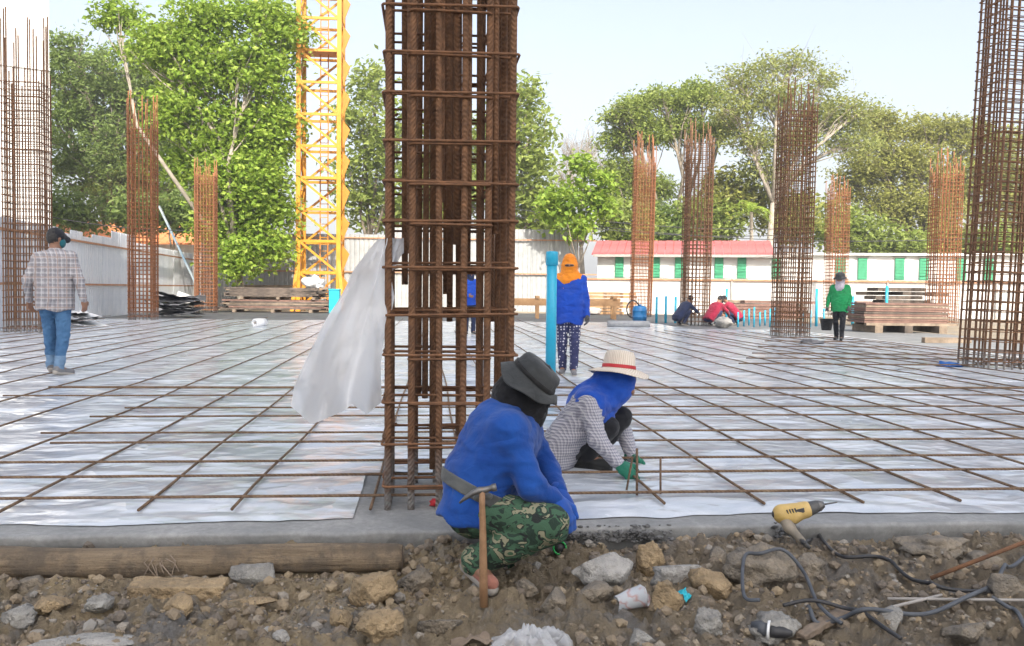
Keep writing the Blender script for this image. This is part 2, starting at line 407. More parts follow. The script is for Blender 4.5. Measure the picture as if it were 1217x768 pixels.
for i, x in enumerate(xs):
    y0 = .30 + .03*random.uniform(-1, 1); y1 = random.choice([18.5, 22, 25, 27]) if x < 5 else 19
    if abs(x - xs[0]) < 0: continue
    dx = random.uniform(-.22, .22)
    lay('floor_rebar', (x, y0, .030), (x+dx, y1, .034), .0078, MAT['floor_bar'], long_label(x), 'rebar', 'lengthwise floor bars', .055, 7, i*3.7)
cross_y = [602.5, 576, 558, 534, 522, 502, 491, 476, 466]
cross_x0 = [-60, -60, -60, 62, 51, 108, 149, 4, 58]
for i, (py, x0) in enumerate(zip(cross_y, cross_x0)):
    y = G(250, py).y; y2 = y + random.uniform(-.03, .03)
    x = G(x0, py).x
    th = .0076 if i < 8 else .012
    lay('floor_rebar', (x, y, .048), (7.0, y2, .048), th, MAT['floor_bar'],
        f'{ORD[i]} crosswise floor bar counted inward from the slab edge' if i < 8 else 'thickest crosswise bar, set farther from the slab edge than the tied ones', 'rebar', 'crosswise floor bars', .012, 8, i*2.1)
for i, (py) in enumerate([437, 430, 424, 416, 409, 404]):
    y = G(1000, py).y
    lay('floor_rebar', (G(880+i*8, py).x, y, .05), (9.4, y+random.uniform(-.2, .2), .05), .010, MAT['floor_bar'], 'short loose crosswise bar on the sheeting past the large bare column cage', 'rebar', 'far crosswise bars', .03, 6, i)
lay('floor_rebar', G(1160, 432, .07), G(1278, 419, .07), .012, MAT['floor_bar'], 'loose bar lying askew at the foot of a tall column cage', 'rebar', None, .0)
a = G(757, 592, .0); lay('starter_bar', a, D(757, 533, depth(a)), .007, MAT['floor_bar'], 'short upright starter bar by the green gloved hand', 'rebar', 'starter bars', 0)
a = G(755, 585, .0) + Vector((-.05, 0, 0)); lay('starter_bar', a, D(751.5, 545, depth(a)), .006, MAT['floor_bar'], 'short upright starter bar by the green gloved hand', 'rebar', 'starter bars', 0)
a = G(785, 590, .0); lay('starter_bar', a, D(785, 543, depth(a)), .006, MAT['floor_bar'], 'short upright starter bar by the green gloved hand', 'rebar', 'starter bars', 0)

# ------------------------------------------------------------------ column cages
def tie_mesh(name, hx, hy, r, n=6, hook=.07):
    c = .02; pts = []
    for sx, sy, st in ((1, 1, 0), (-1, 1, 90), (-1, -1, 180), (1, -1, 270)):
        for q in (0, 45, 90):
            a = math.radians(st+q); pts.append((sx*(hx-c)+c*math.cos(a), sy*(hy-c)+c*math.sin(a), 0))
    m = MB().tube(pts, r, n, closed=True)
    if hook: m.tube([(hx*.96, hy*.96, .008), (hx-.75*hook, hy-.75*hook, .016)], r, n)
    return m.mesh(name, True)
def cage(label, base, wid, H, Htie, nb=6, rb=.016, rt=.006, sp=.17, mb='rust_bar', mt='rust_tie', lean=(0, 0), rz=0.0, double=False, group='column cages on the slab', extra=None):
    root = empty('rebar_column', base); root.rotation_euler = (lean[1], lean[0], rz)
    tag(root, label, 'rebar column', group)
    h = wid/2; n = nb-1; L = []
    for i in range(nb):
        for j in range(nb):
            if i in (0, n) or j in (0, n): L.append((-h+wid*i/n, -h+wid*j/n))
    meshes = [rod_mesh('vertical_bar', H + dh, rb, 8 if rb*1050/max(depth(base), 3) > 1.5 else 6, .006, q) for q, dh in enumerate((0, -.35, .25))]
    hf = [rod_mesh('vertical_bar', Htie + dh, rb, 6, .006, q) for q, dh in enumerate((.05, .3))]
    for q, (x, y) in enumerate(L):
        short = (q*7) % 5 in (1, 3) and H - Htie > .4
        me = hf[q % 2] if short else meshes[(q*5) % 3]
        o = link('vertical_bar', me, MAT[mb], root, (x + random.uniform(-.006, .006), y + random.uniform(-.006, .006), 0))
        o.rotation_euler = (random.uniform(-.0015, .0015), random.uniform(-.0015, .0015), random.uniform(0, 6.2))
    o1 = tie_mesh('tie', h+rb+rt, h+rb+rt, rt, 6 if rt*1050/max(depth(base), 3) > .6 else 4)
    s = wid*((n-1)//2*2+1 - 2)/n/2 if n >= 5 else wid/n/2
    o2 = tie_mesh('tie', h+rb+rt, wid/n*1.5+rb, rt, 6 if rt > .007 else 4, 0); o3 = tie_mesh('tie', wid/n*1.5+rb, h+rb+rt, rt, 6 if rt > .007 else 4, 0)
    z = .12; q = 0
    while z < Htie:
        for me, dz in ((o1, 0), (o2, rt*2.2), (o3, -rt*2.2)) if double else ((o1, 0), (o2, rt*2.1)):
            t = link('tie', me, MAT[mt], root, (random.uniform(-.004, .004), random.uniform(-.004, .004), z + dz + random.uniform(-.006, .006)))
            t.rotation_euler = (random.uniform(-.014, .014), random.uniform(-.014, .014), (q % 4)*math.pi/2 if me is o1 else 0)
        z += sp*random.uniform(.9, 1.1); q += 1
    return root
pC = G(534, 605); wC = 146*depth(pC)/1050
cc = cage('dark rusty column cage with torn white plastic hung from it, beside the squatting man in blue', pC + Vector((0.0, wC/2, 0)), wC, 6.0, 5.6, 6, .0175, .0068, .212, double=True, lean=(-.004, 0), group='column cages on the slab')
lapm = rod_mesh('lap_bar', 4.4, .0165, 8, .006, 3)
for i, (fx_, fy_, z0) in enumerate(((-.33, -.46, 1.25), (-.26, .44, .5), (-.13, .30, .1), (-.07, -.46, 1.5), (.02, .40, .9), (.14, -.47, 1.4), (.27, .2, .1), (.36, -.46, 1.35), (.45, .33, .2), (.45, .05, .3), (.46, -.2, .25), (-.38, .1, 1.1), (.30, .45, .2), (.0, .10, 1.3), (-.20, .12, .5), (.18, .30, 1.2), (-.30, -.25, 1.4), (.05, -.30, 1.3), (.40, .45, .9), (-.02, .46, 1.05))):
    o = link('lap_bar', lapm, MAT['rust_lap'], cc, (fx_*wC, fy_*wC, z0)); o.rotation_euler = (random.uniform(-.003, .003), random.uniform(-.003, .003), i)
def far_cage(label, px, py, wpx, ytie, ytop, mb='rust_bar', mt='rust_tie', nb=6, rb=.016, rt=.007, sp=.16, ang=0.0, lean=(0, 0), Z=None):
    if Z is None: p = G(px, py); Z = depth(p)
    else: p = D(px, 380, Z); p.z = 0
    a = abs(math.atan((px-505)/1050)); wid = wpx*Z/1050/(math.cos(a)+math.sin(a))
    H = D(px, ytop, Z).z; Ht = D(px, ytie, Z).z
    return cage(label, p + Vector((0, wid*.4, 0)), wid, H, Ht, 7, rb, rt, sp*.76, mb, mt, lean)
far_cage('tall thin column cage with bare bar ends against the white tower wall', 27, 396, 52, 100, 28, rt=.008, sp=.21)
far_cage('rusty column cage in front of the white fence, left of a second slimmer cage', 167, 381, 34, 152, 120, 'rust_sunlit', 'rust_sunlit_tie', sp=.17)
far_cage('slim rusty column cage standing before the bright green tree', 243, 372, 26, 208, 196, 'rust_sunlit', 'rust_sunlit_tie', sp=.19)
far_cage('orange column cage in sunlight beside the blue drum', 763, 375, 26, 195, 165, 'rust_sunlit', 'rust_sunlit_tie', sp=.19, Z=37, lean=(.012, 0))
far_cage('dark column cage beside the two squatting workers in red', 829, 387, 34, 172, 152, sp=.17, lean=(.006, 0))
far_cage('dark column cage with many bare bar ends, left of the worker in green', 944, 401, 44, 130, 108, sp=.16, rt=.008, lean=(.012, 0))
far_cage('small orange column cage behind the worker in green', 996, 372, 27, 228, 214, 'rust_sunlit', 'rust_sunlit_tie', sp=.19, Z=40)
far_cage('orange column cage rising behind the stack of red-brown planks', 1125, 384, 36, 205, 186, 'rust_sunlit', 'rust_sunlit_tie', sp=.17, Z=31, lean=(.008, 0))
far_cage('dark column cage taller than the frame at the loose askew bar', 1199, 440, 82, -60, -110, rb=.0165, rt=.0075, sp=.19, lean=(.035, 0))

# ------------------------------------------------------------------ tower crane mast
def crane():
    base = D(381, 369, 42.0); base.z = -.05
    W = 46*42/1050; root = empty('tower_crane', base); tag(root, 'yellow lattice tower crane mast behind the timber stack', 'tower crane')
    h = W/2; H = 19.0
    for sx in (-1, 1):
        for sy in (-1, 1):
            MB().box((sx*h, sy*h, H/2), (.20, .20, H)).build('mast_leg', MAT['crane_yellow'], root)
    bay = 1.46; nb = int(H/bay)
    hor = MB().box((0, 0, 0), (W-.2, .09, .12)).mesh('cross_brace'); L = math.hypot(W-.2, bay-.12)
    dia = MB().box((0, 0, 0), (L, .08, .10)).mesh('diagonal_brace'); ang = math.atan2(bay-.12, W-.2)
    for kf in range(4):
        rz = kf*math.pi/2; R = Matrix.Rotation(rz, 3, 'Z')
        for b in range(nb):
            z = .35 + b*bay
            o = link('cross_brace', hor, MAT['crane_orange'] if kf == 1 else MAT['crane_yellow'], root, R @ Vector((0, -h, z))); o.rotation_euler = (0, 0, rz)
            o = link('diagonal_brace', dia, MAT['crane_yellow'], root, R @ Vector((0, -h, z + bay/2))); o.rotation_euler = (0, ang if (kf % 2 == 0) else (ang if b % 2 else -ang), rz)
    # ladder with cage brackets on the right side and pipe inside
    for sx in (-.18, .18): MB().box((.12+sx, .25, H/2), (.05, .05, H)).build('ladder_rail', MAT['crane_orange'], root)
    rung = MB().box((0, 0, 0), (.31, .03, .03)).mesh('rung')
    for i in range(int(H/.32)): link('rung', rung, MAT['crane_yellow'], root, (.12, .25, .3+i*.32))
    fin = MB().add([(0, -.04, 0), (.34, -.04, .9), (0, -.04, 1.35), (0, .04, 0), (.34, .04, .9), (0, .04, 1.35)], [(0, 1, 2), (5, 4, 3), (0, 3, 4, 1), (1, 4, 5, 2), (2, 5, 3, 0)]).mesh('bracket')
    for b in range(nb): link('bracket', fin, MAT['crane_orange'], root, (h+.1, -.2, .35+b*bay))
    for b in range(0, nb, 4): MB().box((0, .1, .45+b*bay), (W*.8, W*.6, .05)).build('platform', MAT['crane_orange'], root)
    for sx in (-1, 1): MB().beam((sx*(h+.25), -h-.25, -.1), (sx*h, -h, 2.6), .16, .16).build('foot_brace', MAT['crane_yellow'], root)
crane()

# ------------------------------------------------------------------ fences
def fence(name, label, A, B, H, pitch_, m, rails=(.35, .82), steps=None, panel=1.0, side=1):
    A, B = Vector(A), Vector(B); d = B-A; L = d.length; ang = math.atan2(d.y, d.x)
    root = empty(name, A, ang); tag(root, label, 'fence')
    npan = int(L/panel)
    me = {}
    for i in range(npan):
        hh = H + (steps(i/npan) if steps else 0) + random.uniform(-.04, .04); key = round(hh*8)
        if key not in me:
            xs = np.linspace(0, panel+.03, int(panel/pitch_*6)+1)
            ph = (xs/pitch_) % 1.0
            yy = np.interp(ph, [0, .12, .3, .42, 1], [0, .03, .03, 0, 0])
            hv = key/8
            V = [(x, y, 0) for x, y in zip(xs, yy)] + [(x, y, hv) for x, y in zip(xs, yy)]; n = len(xs)
            me[key] = mesh_np('sheet_panel', V, [(j, j+1, n+j+1, n+j) for j in range(n-1)], False)
        o = link('sheet_panel', me[key], m, root, (i*panel, random.uniform(-.008, .008) + (i % 2)*.012, 0)); o.rotation_euler = (random.uniform(-.01, .01), 0, 0)
    for f in rails: MB().box((L/2, -side*.06, H*f), (L, .05, .06)).build('rail', MAT['fence_rail'], root)
    for i in range(0, npan+1, 3): MB().box((i*panel, side*.10, H*.45), (.09, .09, H*.9)).build('post', MAT['trim_grey'], root)
    return root
zc = lambda px, Z: (lambda p: Vector((p.x, p.y, -.06)))(D(px, 384, Z))
fence('sheet_fence', 'white corrugated sheet fence running into the distance beside the walking man', zc(-60, 18.5), zc(231, 45), 2.72, .20, MAT['sheet_metal'], (.42, .90), lambda t: .28 if .42 < t < .55 else 0, 1.1)
fence('sheet_fence', 'tall pale corrugated fence across the back behind crane and plastic-hung column', zc(240, 45.2), zc(708, 45.8), 4.25, .24, MAT['sheet_grey'], (.46, .87), lambda t: -.35 if t < .45 else 0, 1.2, 1)
lowf = zc(706, 44.0), zc(1175, 42.0)

# ------------------------------------------------------------------ buildings
def low_house():
    A, B = zc(709, 50.0), zc(1300, 45.0); d = B-A; L = d.length; root = empty('site_house', A, math.atan2(d.y, d.x))
    tag(root, 'long low white house with green shutters and red roof behind the site', 'house')
    zt = D(709, 303, 50).z + .06; Dp = 5.0
    MB().box((L/2, Dp/2, zt/2), (L, Dp, zt)).build('wall', MAT['white_wall'], root)
    Lr = (930-705)/591*L*1.06; zr = D(709, 287, 52.5).z + .06
    n = int(Lr/.45)
    rib = MB().add([(0, 0, 0), (.43, 0, 0), (.43, 2.9, zr-zt), (0, 2.9, zr-zt), (0, 0, .05), (.43, 0, .05), (.43, 2.9, zr-zt+.05), (0, 2.9, zr-zt+.05)], [(0, 3, 2, 1), (4, 5, 6, 7), (0, 1, 5, 4), (1, 2, 6, 5), (2, 3, 7, 6), (3, 0, 4, 7)]).mesh('roof_panel')
    for i in range(n): link('roof_panel', rib, MAT['red_roof'], root, (-.3+i*.45, -.4, zt-.02 + (i % 2)*.012))
    MB().box((Lr/2, -.44, zt-.06), (Lr+.4, .06, .14)).build('fascia', MAT['trim_grey'], root)
    MB().box((Lr+(L-Lr)/2, .2, zt+.07), (L-Lr, .9, .12)).build('parapet', MAT['pale_wall'], root)
    for px in (735, 778, 806, 853, 880, 921, 997, 1023, 1067, 1096, 1140, 1172):
        f = (px-709)/(1300-709); x = L*50*f/(45+5*f)
        if x > L-.5: continue
        s = MB().box((x, -.05, zt-.70), (.46, .06, 1.16)).build('shutter', MAT['green_shutter'], root)
        for q in range(7): MB().box((x, -.095, zt-1.18+q*.16), (.40, .03, .10)).build('louvre', MAT['green_shutter'], s)
        MB().box((x, -.06, zt-.08), (.62, .12, .07)).build('lintel', MAT['trim_grey'], root); MB().box((x, -.08, zt-1.32), (.66, .16, .06)).build('sill', MAT['trim_grey'], root)
        MB().box((x+.46, -.02, zt-.70), (.42, .05, 1.1)).build('window', MAT['white_wall'], root)
    MB().box((L/2, -.10, zt-1.42), (L, .20, .08)).build('ledge', MAT['trim_grey'], root)
low_house()
def panel_wall():
    A, B = zc(694, 44.5), zc(1300, 40.5); d = B-A; L = d.length; root = empty('panel_fence', A, math.atan2(d.y, d.x))
    tag(root, 'low white panel fence in front of the green-shuttered house', 'fence')
    H = D(700, 331, 44.5).z + .06
    n = int(L/2.4)
    pm = MB().box((0, 0, H/2), (2.36, .06, H)).mesh('panel')
    for i in range(n): link('panel', pm, MAT['white_wall'], root, (1.2+i*2.4, random.uniform(-.01, .01), 0))
    for i in range(n+1): MB().box((i*2.4, -.08, H/2+.04), (.08, .08, H+.1)).build('post', MAT['trim_grey'], root)
    MB().box((L/2, -.09, H*.985), (L, .06, .08)).build('rail', MAT['fence_rail'], root)
panel_wall()
def white_tower():
    A = D(61, 384, 38.0); A.z = 0; root = empty('white_building', A); root.rotation_euler = (0, 0, math.radians(25))
    tag(root, 'tall plain white building at the fence behind the walking man', 'building')
    MB().box((-8, 7, 10.0), (16, 14, 20)).build('wall', MAT['white_wall'], root)
    for z in (3.4, 6.8, 10.2, 13.6): MB().box((-8, -.02, z), (16.06, .10, .10)).build('string_course', MAT['pale_wall'], root)
    for z in (4.6, 8.0, 11.4):
        for x in (-5.5, -10, -14): w_ = MB().box((x, -.03, z+.6), (1.5, .10, 1.5)).build('window', MAT['window_glass'], root); MB().box((x, -.06, z-.2), (1.7, .18, .08)).build('sill', MAT['pale_wall'], w_)
white_tower()
def tile_house():
    A = zc(56, 56); root = empty('tile_roof_house', A); tag(root, 'small house with orange tiled roof showing over the corrugated fence', 'house')
    MB().box((5.5, 4, 1.9), (12, 8, 3.8)).build('wall', MAT['pale_wall'], root)
    z0, z1 = 3.75, 5.35
    slope = MB()
    for i in range(26):
        x0 = -1+i*.5
        MB().add([(x0, -.6, z0), (x0+.48, -.6, z0), (x0+.48, 4, z1), (x0, 4, z1), (x0, -.6, z0+.09), (x0+.48, -.6, z0+.09), (x0+.48, 4, z1+.09), (x0, 4, z1+.09)], [(0, 3, 2, 1), (4, 5, 6, 7), (0, 1, 5, 4), (1, 2, 6, 5), (2, 3, 7, 6), (3, 0, 4, 7)]).build('tile_row', MAT['orange_roof'], root)
    MB().box((5.5, 6.2, 4.5), (12.6, 4.2, .12), Matrix.Rotation(-.33, 3, 'X')).build('rear_roof', MAT['orange_roof'], root)
tile_house()
def shade_block():                              # unseen block, placed and sized to shade the near half of the slab
    c0 = CAM + fwd0*(-30); xr, xl, H = 21.7, 1.2, 60.0
    root = empty('unseen_shade_block', (c0.x, c0.y, -.1), -yaw); tag(root, 'unseen tall concrete block added behind the camera to shade the slab', 'building')
    W = xr-xl
    MB().box(((xr+xl)/2, -6, H/2), (W, 12, H)).build('wall', MAT['shade_block_wall'], root)
    wm = MB().box((0, 0, 0), (1.7, .08, 1.5)).mesh('window')
    for fl in range(18):
        MB().box(((xr+xl)/2, .05, 3.3*(fl+1)), (W, .14, .22)).build('floor_band', MAT['pale_wall'], root)
        for q in range(7): link('window', wm, MAT['window_glass'], root, (xl+1.8+q*2.85, .03, 3.3*fl+1.7))
shade_block()
# ------------------------------------------------------------------ trees
def leaves_mesh(name, C, size, aspect=.5, droop=.3):
    n = len(C); u = rng.normal(size=(n, 3)); u[:, 2] = u[:, 2]*.6 - droop; u /= np.linalg.norm(u, axis=1)[:, None]
    t = rng.normal(size=(n, 3)); t[:, 2] *= .5; t -= (t*u).sum(1)[:, None]*u; t /= np.linalg.norm(t, axis=1)[:, None]
    nn = np.cross(u, t); s = size*rng.uniform(.6, 1.35, n)[:, None]
    b = C; tip = C + u*s; mid = C + u*s*.45
    l = mid + t*s*aspect*.5 + nn*s*.10; r = mid - t*s*aspect*.5 + nn*s*.10
    V = np.stack([b, r, tip, l], 1).reshape(-1, 3); F = np.arange(n*4).reshape(-1, 4)
    return mesh_np(name, V, F, False)
def tree(name, label, tx, Z, blobs, ncl, per, size, lm, bark='bark', trunk_r=.22, cat='tree', spread=1.0, limbs=1.0, group=None, hollow=.55, fork=.35, aspect=.5, twigs=1, base_z=-.06):
    base = D(tx, 384, Z); base.z = base_z; root = empty(name, base); tag(root, label, cat, group)
    sc = Z/1050; areas = np.array([b[2]*b[3] for b in blobs], float); areas /= areas.sum()
    tr = MB(); cl = []; bc = []
    for (px, py, rx, ry), ar in zip(blobs, areas):
        dz = random.uniform(-.5, .5)*min(rx, 40)*sc; c = D(px, py, Z+dz) - base; bc.append(c)
        n = max(3, int(ncl*ar)); d = rng.normal(size=(n, 3)); d /= np.linalg.norm(d, axis=1)[:, None]
        rr = hollow + (1-hollow)*rng.random(n)**.6; rr *= rng.uniform(.75, 1.12, n)
        P = np.stack([c.x + d[:, 0]*rr*rx*sc, c.y + d[:, 1]*rr*(rx+ry)/2*sc*.8, c.z + d[:, 2]*rr*ry*sc], 1); cl.append((c, P))
    top = sum(bc, Vector())/len(bc); fk = Vector((top.x*.35, top.y*.35, max(.6, min(c.z for c in bc)*fork + top.z*.12)))
    bend = Vector((random.uniform(-.15, .15), random.uniform(-.15, .15), 0))*trunk_r*4
    tr.tube([(0, 0, -.1), tuple(fk*.5+bend), tuple(fk)], [trunk_r*1.25, trunk_r, trunk_r*.85], 8)
    for c, P in cl:
        m1 = fk.lerp(c, .5) + Vector((random.uniform(-1, 1), random.uniform(-1, 1), random.uniform(-.2, .8)))*.12*(c-fk).length
        tr.tube([tuple(fk), tuple(m1), tuple(c)], [trunk_r*.62, trunk_r*.42, trunk_r*.22], 6)
        kk = max(2, int(len(P)*.22*limbs))
        for q in P[rng.choice(len(P), min(kk, len(P)), False)]:
            q = Vector(q); s_ = m1.lerp(c, random.random()); mid = s_.lerp(q, .5) + Vector((random.uniform(-1, 1), random.uniform(-1, 1), random.uniform(-.5, 1)))*.1*(q-s_).length
            tr.tube([tuple(s_), tuple(mid), tuple(q)], [trunk_r*.20, trunk_r*.13, trunk_r*.05], 4, caps=False)
            for _ in range(twigs):
                e = q + Vector(rng.normal(size=3))*.7*spread
                tr.tube([tuple(mid), tuple(q.lerp(e, .3)), tuple(e)], [trunk_r*.08, trunk_r*.05, trunk_r*.025], 3, caps=False)
    tr.build('trunk', MAT[bark], root, True)
    if per:
        A = np.concatenate([P for _, P in cl]); sig = .42*spread
        k_ = rng.poisson(per*rng.uniform(.35, 1.6, len(A)))
        C = np.repeat(A, k_, 0); C = C + rng.normal(size=C.shape)*sig*np.array([1.15, 1.15, .62])
        C[:, 2] = np.maximum(C[:, 2], .05)
        link('crown', leaves_mesh('crown', C, size, aspect), MAT[lm], root)
    return root
tree('broadleaf_tree', 'dense dark green tree beside the white building', 128, 60, [(95, 95, 45, 45), (80, 160, 30, 50), (130, 130, 50, 45), (165, 175, 45, 45), (110, 205, 50, 35), (175, 110, 40, 40), (85, 60, 25, 22), (205, 220, 40, 35), (150, 85, 40, 40), (190, 150, 40, 40), (140, 215, 45, 35), (200, 70, 40, 40)], 980, 46, .30, 'leaf_dark', trunk_r=.4, spread=.9)
tree('broadleaf_tree', 'tall bright green big-leaved tree left of the yellow crane', 291, 40.5, [(140, 18, 30, 20), (185, 55, 40, 30), (245, 25, 45, 30), (310, 20, 40, 28), (235, 80, 55, 38), (300, 85, 50, 40), (342, 45, 24, 34), (215, 135, 42, 32), (275, 150, 50, 40), (325, 150, 32, 45), (225, 195, 34, 26), (285, 215, 48, 38), (318, 240, 38, 40), (262, 262, 36, 36), (255, 172, 34, 24), (305, 182, 34, 24), (270, 235, 34, 26), (300, 205, 30, 22), (310, 290, 40, 30), (285, 310, 34, 22)], 1150, 40, .25, 'leaf_bright', 'bark_pale', .2, hollow=.2, spread=.80, aspect=.62, limbs=.8)
tree('broadleaf_tree', 'soft green tree between the crane and the plastic-hung column', 436, 56, [(432, 140, 26, 45), (440, 95, 22, 28), (430, 210, 34, 40), (450, 250, 36, 30), (470, 170, 30, 50)], 240, 24, .42, 'leaf_mid', spread=1.1)
tree('broadleaf_tree', 'rounded blue-green tree just right of the plastic-hung column', 606, 54, [(615, 120, 24, 34), (628, 165, 32, 40), (622, 215, 36, 40), (640, 250, 34, 34), (575, 190, 34, 60), (540, 220, 36, 50), (500, 230, 40, 50)], 360, 26, .42, 'leaf_mid', spread=1.05)
tree('young_tree', 'young plant with big glossy leaves rising over the corrugated fence', 688, 44.4, [(690, 190, 16, 12), (668, 240, 25, 20), (702, 222, 24, 20), (712, 250, 18, 18), (682, 268, 18, 14), (655, 258, 14, 14)], 130, 24, .30, 'leaf_bright', trunk_r=.06, spread=.62, aspect=.7)
tree('bare_tree', 'leafless pale tree behind the young big-leaved plant', 690, 68, [(680, 180, 25, 22), (700, 170, 22, 20), (668, 210, 22, 22), (712, 200, 18, 22), (692, 222, 26, 18)], 260, 0, .3, 'leaf_sparse', 'bark_pale', .2, limbs=2.6, twigs=4, hollow=.2)
tree('umbrella_tree', 'spreading flat-topped tree left of the tall sparse tree', 806, 58, [(790, 118, 50, 15), (748, 135, 34, 16), (835, 112, 36, 14), (735, 168, 24, 16), (772, 158, 40, 18), (815, 150, 40, 18), (740, 205, 26, 24), (768, 225, 34, 26), (860, 150, 25, 18), (728, 240, 20, 22)], 620, 42, .26, 'leaf_mid', 'bark', .30, hollow=.3, spread=.8)
tree('sparse_tree', 'tall sparse tree with visible pale limbs behind the dark column cages', 905, 54, [(888, 95, 42, 18), (935, 76, 46, 13), (975, 95, 24, 14), (868, 128, 30, 20), (925, 118, 44, 20), (985, 135, 46, 24), (1010, 165, 34, 22), (890, 165, 36, 24), (945, 165, 36, 22), (1025, 130, 26, 14), (910, 205, 40, 20)], 640, 26, .24, 'leaf_sparse', 'bark_pale', .21, limbs=1.6, hollow=.25, spread=1.05, fork=.6)
tree('broadleaf_tree', 'broad olive green tree behind the orange column cages', 1088, 60, [(1050, 150, 42, 20), (1105, 152, 44, 18), (1145, 165, 34, 26), (1040, 190, 44, 28), (1095, 195, 48, 30), (1145, 220, 36, 36), (1010, 215, 30, 26), (1060, 240, 44, 30), (1110, 255, 44, 28), (1190, 190, 30, 40), (1215, 240, 40, 50)], 900, 44, .27, 'leaf_olive', 'bark', .34, hollow=.3, spread=.85)
shr = [(745, 262, 34, 26, 'leaf_mid'), (790, 262, 32, 24, 'leaf_dark'), (845, 255, 34, 32, 'leaf_mid'), (870, 225, 32, 26, 'leaf_olive'), (935, 250, 36, 34, 'leaf_olive'), (1000, 265, 34, 32, 'leaf_mid'), (1060, 285, 40, 22, 'leaf_mid'), (1140, 285, 30, 22, 'leaf_olive'), (1190, 290, 30, 22, 'leaf_mid'), (640, 275, 30, 20, 'leaf_mid')]
slab_ = ['mid green bush behind the red roof beside the sunlit orange cage', 'dark bush behind the red roof under the spreading flat-topped tree', 'green bush between the flat-topped tree and the small palm', 'yellowish bush above the small palm behind the red roof', 'olive bush behind the dark cage left of the worker in green', 'mid green bush behind the small orange cage', 'long low bush behind the wall above the formwork boards', 'olive bush behind the orange cage over the formwork boards', 'green bush behind the tall leaning column cage', 'bush behind the corrugated fence below the rounded blue-green tree']
for (px, py, rx, ry, lm), sl_ in zip(shr, slab_):
    tree('shrub', sl_, px, 55 + random.uniform(-1, 3), [(px-rx*.4, py, rx*.6, ry), (px+rx*.45, py+5, rx*.55, ry*.8), (px, py+16, rx*.9, ry*.7)], 110, 26, .36, lm, trunk_r=.12, group='bushes behind the house')
for px, sl_ in ((85, 'dark bush behind the fence next to the white building'), (150, 'dark bush behind the rusty cage in front of the fence'), (205, 'dark bush behind the leaning pole at the fence')): tree('shrub', sl_, px, 52, [(px, 248, 28, 22), (px+14, 262, 24, 16)], 70, 28, .36, 'leaf_dark', trunk_r=.12, group='bushes behind the fence')
def palm(px, py, Z):
    base = D(px, 384, Z); base.z = -.06; root = empty('palm', base); tag(root, 'small palm with arching yellow-green fronds behind the red roof', 'palm')
    top = D(px, py, Z) - base
    MB().tube([(0, 0, 0), tuple(top*.5), tuple(top)], [.14, .12, .1], 8).build('trunk', MAT['bark'], root, True)
    for i in range(13):
        a = i*2.4; L = random.uniform(1.6, 2.5); el = random.uniform(.2, 1.2); m = MB(); d = Vector((math.cos(a), math.sin(a), 0)); s_ = Vector((-d.y, d.x, 0)); P = []
        for q in range(9):
            t = q/8; P.append(top + d*(L*t*math.cos(el)*1.1) + Vector((0, 0, 1))*(L*math.sin(el)*t - L*.75*t*t))
        for q in range(8):
            for sd in (-1, 1):
                w_ = .42*math.sin(math.pi*(.12+.88*(q/8)))*(1-.3*q/8); b0, b1 = P[q], P[q+1]
                for sub in (0, .5):
                    c0 = b0.lerp(b1, sub); c1 = b0.lerp(b1, sub+.34); tip = c1 + s_*sd*w_ + (b1-b0)*.6 - Vector((0, 0, .12*w_))
                    m.add([c0, c1, tip], [(0, 1, 2)])
        m.build('frond', MAT['leaf_bright'], root)
palm(893, 252, 52)

# ------------------------------------------------------------------ overhead cables
def cable(pts, r, label, m='cable_black', name='overhead_cable', group=None):
    return tag(MB().tube(pts, r, 5).build(name, MAT[m], None, True), label, 'cable', group)
def sagline(a, b, s, n=12): return [a.lerp(b, i/n) - Vector((0, 0, s*4*(i/n)*(1-i/n))) for i in range(n+1)]
for (a, b, s) in (((560, 238, 48), (940, 272, 46), .5), ((560, 246, 48), (940, 279, 46), .6), ((700, 268, 47), (1200, 281, 44), .5)):
    cable(sagline(D(*a), D(*b), s), .02, 'thin dark cable strung above the red roof', group='cables above the red roof')
cable(sagline(D(60, 258, 40), D(330, 268, 40), .4), .02, 'thin dark cable strung above the corrugated fence', group=None)

# ------------------------------------------------------------------ timber and material stacks
def pile(name, label, cat, origin, rz, layers, pname='plank', seed=1):
    """layers: (x, y, z, length, width, thickness, material)"""
    r = random.Random(seed); root = empty(name, origin, rz); tag(root, label, cat); cache = {}
    for x, y, z, l, w_, t, m in layers:
        key = (round(l, 1), round(w_, 2), round(t, 3), m)
        if key not in cache: cache[key] = MB().box((0, 0, 0), (l, w_, t)).mesh(pname)
        o = link(pname, cache[key], MAT[m], root, (x, y, z)); o.rotation_euler = (0, r.uniform(-.006, .006), r.uniform(-.02, .02))
    return root
def planks(nl, L, W, th, nper, mats, jit=.25, z0=0.0, gap=.0, seed=1):
    r = random.Random(seed); out = []; w_ = W/nper
    for i in range(nl):
        for j in range(nper):
            out.append((r.uniform(-jit, jit), -W/2+(j+.5)*w_, z0+(i+.5)*(th+gap), L*r.uniform(.92, 1.02), w_*.95, th, mats[(i*3+j) % len(mats)]))
    return out
pT = G(325, 371.5)
LL = [(x, y, .06, .14, 1.5, .12, 'old_plank') for x in (-1.6, 0, 1.6) for y in (0,)]
LL += planks(6, 4.4, 1.3, .062, 5, ['dark_plank', 'old_plank', 'dark_plank', 'red_plank'], .3, .12, .006, 3)
LL += [(x, 0, .60, .12, 1.4, .10, 'old_plank') for x in (-1.3, .2, 1.7)]
LL += planks(6, 3.9, 1.2, .058, 5, ['dark_plank', 'dark_plank', 'old_plank'], .35, .66, .006, 4)
